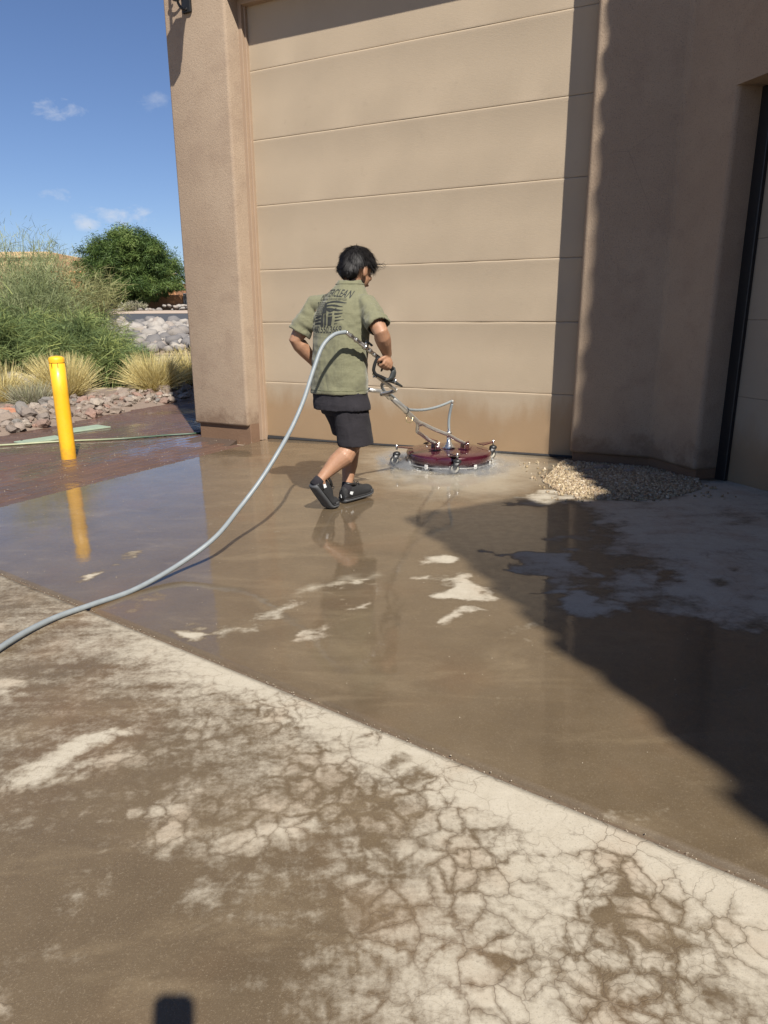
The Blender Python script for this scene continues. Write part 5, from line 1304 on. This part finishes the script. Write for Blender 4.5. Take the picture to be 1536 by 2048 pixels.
# T-shirt
D = [loft_data([tr((-.287, 4.630, .770), .204, .155), tr((-.286, 4.630, .80), .204, .155), tr((-.284, 4.632, .88), .200, .152), tr((-.282, 4.634, .98), .195, .146), tr((-.276, 4.642, 1.08), .195, .142), tr((-.266, 4.652, 1.18), .200, .140), tr((-.256, 4.658, 1.26), .198, .142), tr((-.244, 4.662, 1.32), .180, .134), tr((-.230, 4.668, 1.37), .150, .118), tr((-.217, 4.674, 1.41), .116, .102), tr((-.206, 4.680, 1.445), .086, .088), tr((-.201, 4.684, 1.470), .078, .083)], 40)]
for S, E_ in (('shR', 'elR'), ('shL', 'elL')):
    s0 = J['chest'].lerp(J[S], .45)+Z*.05
    e1 = J[S].lerp(J[E_], .80)
    D.append(tube_data([s0, J[S]+Z*.004, J[S].lerp(J[E_], .35), J[S].lerp(J[E_], .62), e1], [.066, .068, .072, .074, .076], 26))
ts = fuse(D, .0062, 7)
sleeve = [(J['shR'], J['elR']), (J['shL'], J['elL'])]
def fold_t(c, n):
    low = max(0, min(1, (1.02-c.z)/.25))
    v = .012*low*mnoise.noise(Vector((c.x*7+c.z*4, c.y*7, c.z*15)))
    v += .010*mnoise.noise(Vector((c.x*13, c.y*13, c.z*2.6)))*max(0, min(1, (c.z-.85)/.2))
    side = (c-Vector((-.27, 4.64, c.z))).dot(Rv)
    v += .008*max(0, side/.2)*mnoise.noise(Vector((c.x*22, c.y*22, c.z*6)))
    v += .0025*mnoise.noise(c*30)
    for a, b_ in sleeve:
        ax = (b_-a); t = (c-a).dot(ax)/ax.length_squared; dist = (c-a-ax*t).length
        if t > .05 and dist < .12: v += .009*mnoise.noise(Vector((t*9, c.x*8, c.y*8)))*min(1, t*2)
    return v
displace(ts, fold_t)
def cutt(c, n):
    if n.z < -.7 and c.z < .80: return True
    if n.z > .8 and c.z > 1.445 and (c-Vector((-.202, 4.684, c.z))).length < .09: return True
    for a, b_ in sleeve:
        ax = (b_-a).normalized(); L_ = (b_-a).length
        if n.dot(ax) > .75 and (c-a).dot(ax) > L_*.72 and (c-(a+(b_-a)*.8)).length < .11: return True
    return False
cut_faces(ts, cutt)
to = obj('t_shirt', ts, M_shirt, person, True); q = to.modifiers.new('t', 'SOLIDIFY'); q.thickness = .0035; q.offset = -1
bvt = BVHTree.FromPolygons([v.co.copy() for v in ts.vertices], [tuple(p.vertices) for p in ts.polygons])
def wrap_line(pts, r, name, mat, par):
    out = []
    for p, d_ in pts:
        h = bvt.ray_cast(p-d_*.5, d_)
        if h[0] is not None: out.append(h[0]-d_*.0005)
    if len(out) > 2: tube(name, out, r, mat, par, 6)
hem = []
for k in range(40):
    th_ = 2*math.pi*k/39; d_ = -(Rv*math.cos(th_)+Fv*math.sin(th_)); hem.append((Vector((-.286, 4.63, .800)), d_))
M_stitch = cloth('olive_stitch', (.15, .158, .085), (.18, .185, .105))
wrap_line(hem, .0016, 'hem_stitch', M_stitch, to)
col_ = []
for k in range(30):
    th_ = 2*math.pi*k/29; d_ = -(Rv*math.cos(th_)+Fv*math.sin(th_)); col_.append((Vector((-.203, 4.684, 1.448)), d_))
wrap_line(col_, .0042, 'collar', M_shirt, to)

# print on the back: wrapped onto the cloth
pc0 = Vector((-.278, 4.655, 1.300)); px_ = Rv.copy(); pz_ = Z.copy()
def onto(x_, z_, off=.0016):
    p = pc0+px_*x_+pz_*z_
    h = bvt.ray_cast(p-Fv*.6, Fv)
    if h[0] is None or (h[0]-p).length > .19: 
        q_ = bvt.find_nearest(p-Fv*.13); return q_[0]+q_[1]*off
    return h[0]-Fv*off
def print_shape(polys, name):
    """polys: list of xy outlines in shirt metres; finely split and wrapped"""
    bm = bmesh.new()
    for pol in polys:
        vs = [bm.verts.new((a, 0, b_)) for a, b_ in pol]
        try: bm.faces.new(vs)
        except ValueError: pass
    bmesh.ops.remove_doubles(bm, verts=bm.verts[:], dist=1e-5); bmesh.ops.triangulate(bm, faces=bm.faces[:])
    long_ = [e for e in bm.edges if e.calc_length() > .012]
    for _ in range(4):
        if not long_: break
        bmesh.ops.subdivide_edges(bm, edges=long_, cuts=1); bmesh.ops.triangulate(bm, faces=[f for f in bm.faces if len(f.verts) > 3])
        long_ = [e for e in bm.edges if e.calc_length() > .012]
    for v in bm.verts: v.co = onto(v.co.x, v.co.z)
    return obj(name, bm_mesh(bm), M_print, to)
def print_text(txt, x0, z0, width, height, name, shear=0., arc=0., thick=0.0, mirrorfix=1):
    cu = bpy.data.curves.new('t', 'FONT'); cu.body = txt; cu.size = 1; cu.resolution_u = 3; cu.offset = thick
    ob = bpy.data.objects.new('t', cu); COL.objects.link(ob)
    dg = bpy.context.evaluated_depsgraph_get(); me_ = bpy.data.meshes.new_from_object(ob.evaluated_get(dg)); bpy.data.objects.remove(ob)
    c_ = coords(me_); mn = c_.min(0); mx = c_.max(0)
    bm = bmesh.new(); bm.from_mesh(me_); bmesh.ops.triangulate(bm, faces=bm.faces[:])
    for v in bm.verts:
        a = (v.co.x-mn[0])/(mx[0]-mn[0]); h_ = (v.co.y-mn[1])/(mx[1]-mn[1])
        v.co = Vector((x0+width*(a-.5)+shear*height*h_, 0, z0+height*h_-arc*((a-.5)*2)**2))
    for _ in range(2):
        le = [e for e in bm.edges if e.calc_length() > .012]
        if not le: break
        bmesh.ops.subdivide_edges(bm, edges=le, cuts=1); bmesh.ops.triangulate(bm, faces=[f for f in bm.faces if len(f.verts) > 3])
    for v in bm.verts: v.co = onto(v.co.x, v.co.z)
    return obj(name, bm_mesh(bm), M_print, to)
print_text('WATERCLEAN', .004, .070, .240, .046, 'print_lettering', .28, .012, .014)
print_text('PROFESSIONAL CLEANING SERVICES', .002, .050, .222, .013, 'print_lettering', .0, .006, .004)
print_text('480.550.3669', -.006, -.148, .226, .043, 'print_lettering', .0, -.002, .014)
stripes = []
rq = random.Random(2)
for k in range(7):
    z0 = .036-k*.0215; xl = -.02 if k < 4 else -.118; xr = .118-.02*abs(math.sin(k*1.9))
    if k == 6: xr = .08
    N_ = 16; topl = []; botl = []
    for i_ in range(N_+1):
        x_ = xl+(xr-xl)*i_/N_; wv = .0045*math.sin(x_*38+k*.7)
        th_ = .0055*(1-.75*max(0, (i_-N_*.7)/(N_*.3)))+rq.uniform(-.0008, .0008); topl.append((x_, z0+wv+th_)); botl.append((x_, z0+wv-th_))
    run = []
    for i_ in range(N_):
        if k >= 3 and -.045 < topl[i_][0] < .045:
            if run: print_shape(run, 'print_stripe')
            run = []; continue
        run.append([botl[i_], botl[i_+1], topl[i_+1], topl[i_]])
    if run: print_shape(run, 'print_stripe')
cant = []
for r_ in range(7):
    for c_ in range(6):
        x_ = -.118+c_*.0155+(r_ % 2)*.004; z_ = .036-r_*.0125
        s_ = .0062; cant.append([(x_-s_, z_-s_*.8), (x_+s_*.2, z_-s_*.5), (x_+s_, z_-s_*.8), (x_+s_*.6, z_+s_*.2), (x_+s_*.9, z_+s_*.8), (x_-s_*.1, z_+s_*.5), (x_-s_, z_+s_*.8), (x_-s_*.6, z_)])
print_shape(cant, 'print_flag_canton')
fig = []
def ellp(x_, z_, a, b_, n=12): return [(x_+a*math.cos(2*math.pi*i_/n), z_+b_*math.sin(2*math.pi*i_/n)) for i_ in range(n)]
fig += [ellp(-.026, .022, .012, .014), [(-.045, .008), (-.012, .008), (-.008, -.03), (-.044, -.03)], [(-.046, -.032), (-.030, -.032), (-.026, -.105), (-.050, -.108)], [(-.024, -.034), (-.010, -.034), (-.004, -.100), (-.020, -.104)],
        [(-.012, .004), (.020, -.012), (.040, -.006), (.060, .004), (.060, -.002), (.038, -.016), (.018, -.024), (-.010, -.012)], [(.004, -.05), (.040, -.046), (.034, -.102), (.004, -.104)], [(.008, -.03), (.036, -.028), (.036, -.040), (.008, -.042)]]
print_shape(fig, 'print_figure')

# hair: fitted cap plus combed strands
hcx = HC+hup*.020-hfw*.016
cap_d = [ellipsoid_data(hcx, hfw*.120, hrt*.098, hup*.110, 30, 20), ellipsoid_data(hcx-hup*.050-hfw*.042, hfw*.078, hrt*.082, hup*.075, 24, 16)]
cap_m = fuse(cap_d, .006, 3)
ear_r = HC+hrt*.082-hup*.018
def cuthair(c, n):
    r_ = c-HC; f_ = r_.dot(hfw); u_ = r_.dot(hup); s_ = abs(r_.dot(hrt))
    if f_ > .055 and u_ < .055: return True                       # face
    if (c-(HC+hrt*(.092 if r_.dot(hrt) > 0 else -.092)-hup*.024-hfw*.002)).length < .044: return True
    if u_ < -.096: return True                                    # nape
    if f_ > -.030 and u_ < -.005+.5*max(0, f_): return True       # around ears, sideburn
    return False
displace(cap_m, lambda c, n: .006*mnoise.noise(c*28))
cut_faces(cap_m, cuthair)
hr_ = obj('hair', cap_m, M_hair, person, True); q = hr_.modifiers.new('t', 'SOLIDIFY'); q.thickness = .01; q.offset = -1
crown = hcx+hup*.085-hfw*.045
rh = random.Random(9); SV = []; SF = []
polys = cap_m.polygons; cent = [p.center.copy() for p in polys]; nrms = [p.normal.copy() for p in polys]
idx = list(range(len(polys)))
for _ in range(9500):
    i_ = rh.choice(idx); c0 = cent[i_]; nn = nrms[i_]
    if (c0-hcx).dot(nn) < 0: continue
    if (c0-(HC+hrt*.092-hup*.024-hfw*.002)).length < .052: continue
    flow = (c0-crown); flow = flow-nn*flow.dot(nn)
    f_ = (c0-HC).dot(hfw)
    if flow.length < .01: flow = hfw.copy()
    flow = flow.normalized()-Z*.25+hfw*(.55 if f_ > 0 else .05)
    flow = (flow-nn*flow.dot(nn)).normalized()
    lift = rh.uniform(.02, .30)+(.35 if f_ > .04 else 0)*rh.random()+(.5 if rh.random() < .06 else 0)
    L_ = rh.uniform(.022, .045)*(1.5 if f_ > .03 else 1)
    if (c0-HC).dot(hup) < -.04: L_ *= .5
    sd_ = nn.cross(flow).normalized()*rh.uniform(.0009, .0018)
    d1 = (flow+nn*lift+sd_*rh.uniform(-120, 120)).normalized(); d2 = (d1-Z*.25+Vector((rh.uniform(-.2, .2), rh.uniform(-.2, .2), rh.uniform(-.15, .15)))).normalized()
    p0 = c0-nn*.002; p1 = p0+d1*L_*.55; p2 = p1+d2*L_*.45; b0 = len(SV)
    SV += [p0-sd_, p0+sd_, p1-sd_*.8, p1+sd_*.8, p2]; SF += [(b0, b0+1, b0+3, b0+2), (b0+2, b0+3, b0+4)]
for k in range(14):                                                # a few long locks blown forward
    p0 = HC+hfw*rh.uniform(.06, .10)+hup*rh.uniform(.03, .08)+hrt*rh.uniform(-.03, .06)
    pts = [p0, p0+Vector((.03, .0, rh.uniform(-.01, .01))), p0+Vector((.055, .0, rh.uniform(-.02, .005))), p0+Vector((rh.uniform(.06, .085), 0, rh.uniform(-.015, .02)))]
    V_, F_ = tube_data(pts, [.0014, .0012, .0009, .0004], 4); b0 = len(SV); SV += V_; SF += [tuple(a+b0 for a in f) for f in F_]
obj('hair_strands', mesh(SV, SF), M_hair, hr_, True)

# shoes and socks
def shoe(path, ups, side, label):
    """path: sole-bottom points heel..toe"""
    e = empty('shoe', path[0], parent=person)
    P = spline(path, 6); U_ = spline(ups, 6); N_ = len(P)
    prof = [(0.0, .024, .062), (.04, .034, .085), (.15, .040, .100), (.28, .042, .102), (.42, .043, .090), (.58, .047, .072), (.74, .051, .060), (.87, .047, .052), (.95, .036, .043), (1.0, .020, .032)]
    def at(t): return tuple(float(np.interp(t, [p[0] for p in prof], [p[q] for p in prof])) for q in (1, 2))
    ringsU = []; ringsS = []
    for i_ in range(N_):
        t = i_/(N_-1); wd, ht = at(t); u_ = U_[i_].normalized(); s_ = side
        cu_ = P[i_]+u_*(.022+ht*.42); ringsU.append((cu_, s_*wd, u_*(ht*.58)))
        ringsS.append((P[i_]+u_*.018, s_*(wd+.007), u_*.0185))
    up_m = fuse([loft_data(ringsU, 20)], .005, 3); obj('upper', up_m, M_shoe, e, True)
    V, Fq = loft_data(ringsS, 20); obj('sole', mesh(V, Fq), M_sole, e, True)
    ms = [(c_+u_.normalized()*.012, a_*1.03, b_*.28) for (c_, a_, b_), u_ in zip(ringsS, U_)]
    obj('midsole_line', mesh(*loft_data(ms, 20)), M_rubber, e, True)
    # laces
    la = empty('laces', P[N_//2], parent=e) if False else None
    for k in range(4):
        i_ = int(N_*(.36+.085*k)); u_ = U_[i_].normalized(); wd, ht = at(i_/(N_-1)); top = P[i_]+u_*(.018+ht*1.0)
        tube('lace', [top-side*wd*.55-u_*.010, top-side*wd*.2+u_*.002, top+side*wd*.2+u_*.002, top+side*wd*.55-u_*.010], .0028, M_blk, e, 6)
    i_ = int(N_*.36); u_ = U_[i_].normalized(); top = P[i_]+u_*(.018+at(i_/(N_-1))[1])
    for s_ in (-1, 1):
        tube('lace', spline([top, top+side*s_*.022+u_*.014, top+side*s_*.034-u_*.004, top+side*s_*.016-u_*.006], 4), .0025, M_blk, e, 6)
    # reflective patch on the outer heel, laid on the upper
    bvu = BVHTree.FromPolygons([v.co.copy() for v in up_m.vertices], [tuple(p.vertices) for p in up_m.polygons])
    i_ = int(N_*.15); u_ = U_[i_].normalized(); fw_ = (P[i_+3]-P[i_]).normalized()
    def skin_pt(a, b_, off):
        q_ = P[i_]+u_*(.060+b_)+fw_*a; h_ = bvu.ray_cast(q_+side*.2, -side)
        return (h_[0] if h_[0] is not None else q_+side*.04)+side*off
    crn = ((-.014, .002), (-.004, .017), (.020, .010), (.010, -.010))
    V = [skin_pt(a, b_, .0025) for a, b_ in crn]+[skin_pt(a, b_, -.003) for a, b_ in crn]
    obj('patch', mesh(V, [(0, 1, 2, 3), (7, 6, 5, 4), (0, 4, 5, 1), (1, 5, 6, 2), (2, 6, 7, 3), (3, 7, 4, 0)]), M_patch, e)
    # toe cap and heel counter overlays
    for nm, t0, t1, hk in (('toe_cap', .80, 1.0, .62), ('heel_counter', .0, .16, .55)):
        rg_ = []
        for q in range(7):
            t = t0+(t1-t0)*q/6; f_ = t*(N_-1); a_ = min(N_-2, int(f_)); p_ = P[a_].lerp(P[a_+1], f_-a_); uu = U_[a_].lerp(U_[a_+1], f_-a_).normalized(); wd, ht = at(t)
            rg_.append((p_+uu*(.022+ht*.42*hk), side*(wd+.002), uu*(ht*.58*hk+.004)))
        V, Fq = loft_data(rg_, 18); obj(nm, mesh(V, Fq), M_sole if nm == 'toe_cap' else M_blk, e, True)
    # padded collar round the ankle opening
    i_ = int(N_*.22); u_ = U_[i_].normalized(); fw_ = (P[i_+2]-P[i_-2]).normalized(); c_ = P[i_]+u_*(.022+at(.22)[1]*.97)
    ring_ = [c_+fw_*(.046*math.cos(2*math.pi*q/18))+side*(.036*math.sin(2*math.pi*q/18))+u_*(.010*math.cos(2*math.pi*q/18+math.pi)) for q in range(19)]
    tube('ankle_collar', ring_, .0085, M_blk, e, 8)
    # pull tab
    h0 = P[0]+U_[0].normalized()*.082
    bk = (P[0]-P[3]).normalized()
    tube('pull_tab', spline([h0-U_[0].normalized()*.03+bk*.004, h0+bk*.012, h0+bk*.006+U_[0].normalized()*.012, h0-bk*.006], 4), .0035, M_blk, e, 6)
    tg_ = mesh(*tube_data([h0-U_[0].normalized()*.045+bk*.004, h0-U_[0].normalized()*.02+bk*.008], .003, 6)); obj('reflector', tg_, M_patch, e)
    return e
gz = .0425
sR = Vector((.80, -.60, 0)).normalized()
fR = Vector((.60, .80, 0)).normalized()
fR = Vector((.66, .75, 0)).normalized(); sR = Vector((.75, -.66, 0))
toe = Vector((-.315, 4.505, gz+.004)); ball = toe-fR*.085+Z*(-.003)
back = (fR*-.62+Z*.785).normalized()
heel = ball+back*.215
up_h = (fR*.785+Z*.62).normalized()
shoe([heel, heel.lerp(ball, .35)-up_h*.002, heel.lerp(ball, .7)-up_h*.001, ball+Z*.004, ball+fR*.04, toe], [up_h, up_h, up_h.lerp(Z, .15), up_h.lerp(Z, .6), Z.copy(), Z.copy()], sR, 'right')
fL = Vector((.64, .77, 0)).normalized(); sL = Vector((.77, -.64, 0))
hl = Vector((-.282, 4.575, gz+.003)); tl = hl+fL*.292
shoe([hl, hl+fL*.08, hl+fL*.15, hl+fL*.21+Z*.002, hl+fL*.255+Z*.010, tl+Z*.024], [Z.copy()]*3+[(Z-fL*.08).normalized(), (Z-fL*.2).normalized(), (Z-fL*.3).normalized()], sL, 'left')
for aN, kn, dirn in (('ankR', 'kneeR', up_h), ('ankL', 'kneeL', Z)):
    a = J[aN]; k_ = (J[kn]-a).normalized()
    V, Fq = tube_data([a-k_*.055, a-k_*.015, a+k_*(.002 if aN == 'ankR' else .022), a+k_*(.004 if aN == 'ankR' else .024)], [.036, .0375, .0370, .0355], 20); obj('sock', mesh(V, Fq), M_under, person, True)

# ------------------------------------------------------------------ phone that takes the picture (only its shadow reaches the frame)
Cc = Vector((0, 0, CAM_H))
pc_ = Cc-_F*.014-_R*.0175-_U*.057
def phq(a, b_, c_): return pc_+_R*a+_U*b_+_F*c_
bm = bmesh.new(); vs = [bm.verts.new(phq(a*.0355, b_*.0735, c_*.004)) for a in (-1, 1) for b_ in (-1, 1) for c_ in (-1, 1)]
bmesh.ops.convex_hull(bm, input=vs)
es = [e for e in bm.edges if abs((e.verts[0].co-e.verts[1].co).normalized().dot(_F)) > .9]
bmesh.ops.bevel(bm, geom=es, offset=.010, segments=5, affect='EDGES')
ph = obj('smartphone', bm_mesh(bm), M_blk); tag(ph, 'dark smartphone whose shadow falls at the bottom of the picture', 'phone')
obj('screen', mesh([phq(-.033, -.071, -.0043), phq(.033, -.071, -.0043), phq(.033, .071, -.0043), phq(-.033, .071, -.0043)], [(0, 1, 2, 3)]), simple('phone_screen', (.01, .01, .012), .1), ph)

# ------------------------------------------------------------------ spray mist round the cleaner
b = NB('spray_mist'); vol = b.n('ShaderNodeVolumePrincipled', {'Color': (.95, .95, .95, 1), 'Anisotropy': .2})
lp_ = b.n('ShaderNodeVectorMath', {0: b.pos(), 1: tuple(DC)}, operation='SUBTRACT').outputs[0]
sx, sy, sz = b.sep(lp_)
r2 = b.math('SQRT', b.math('ADD', b.math('MULTIPLY', sx, sx), b.math('MULTIPLY', sy, sy)))
side_ = b.remap(b.math('ADD', b.math('MULTIPLY', sx, -.65), b.math('MULTIPLY', sy, -.75)), -.25, .30, .18, 1)
ringf = b.math('MULTIPLY', b.math('MULTIPLY', b.remap(r2, .36, .40), b.remap(r2, .42, .66, 1, 0)), side_)
hf = b.remap(sz, .0, .085, 1, 0)
nf = b.remap(b.noise(9, 4, .6), .42, .70)
dens = b.math('MULTIPLY', b.math('MULTIPLY', b.math('MULTIPLY', ringf, hf), nf), 60.0)
b.put(vol.inputs['Density'], dens)
b.t.links.new(vol.outputs[0], b.out.inputs['Volume']); b.t.nodes.remove(b.b)
V, Fq = loft_data([(DC+Z*.012, Vector((.68, 0, 0)), Vector((0, .68, 0))), (DC+Z*.10, Vector((.60, 0, 0)), Vector((0, .60, 0)))], 40)
tag(obj('mist', mesh(V, Fq), b.m), 'fine white water mist spraying from under the cleaner', kind='stuff')
def reg_foam(r_):
    a = r_.uniform(0, 2*math.pi); r0 = DRr+.012+abs(r_.normal(0, .035)); return (DC.x+r0*math.cos(a), DC.y+r0*math.sin(a), zg(DC.x+r0*math.cos(a), DC.y+r0*math.sin(a))+abs(r_.normal(0, .012)))
M_grit = simple('water_drops_white', (.85, .86, .86), .2, var=.05)
grit(900, reg_foam, 'water_spray', 'white water droplets flying out round the cleaner rim', .001, .003, 6)
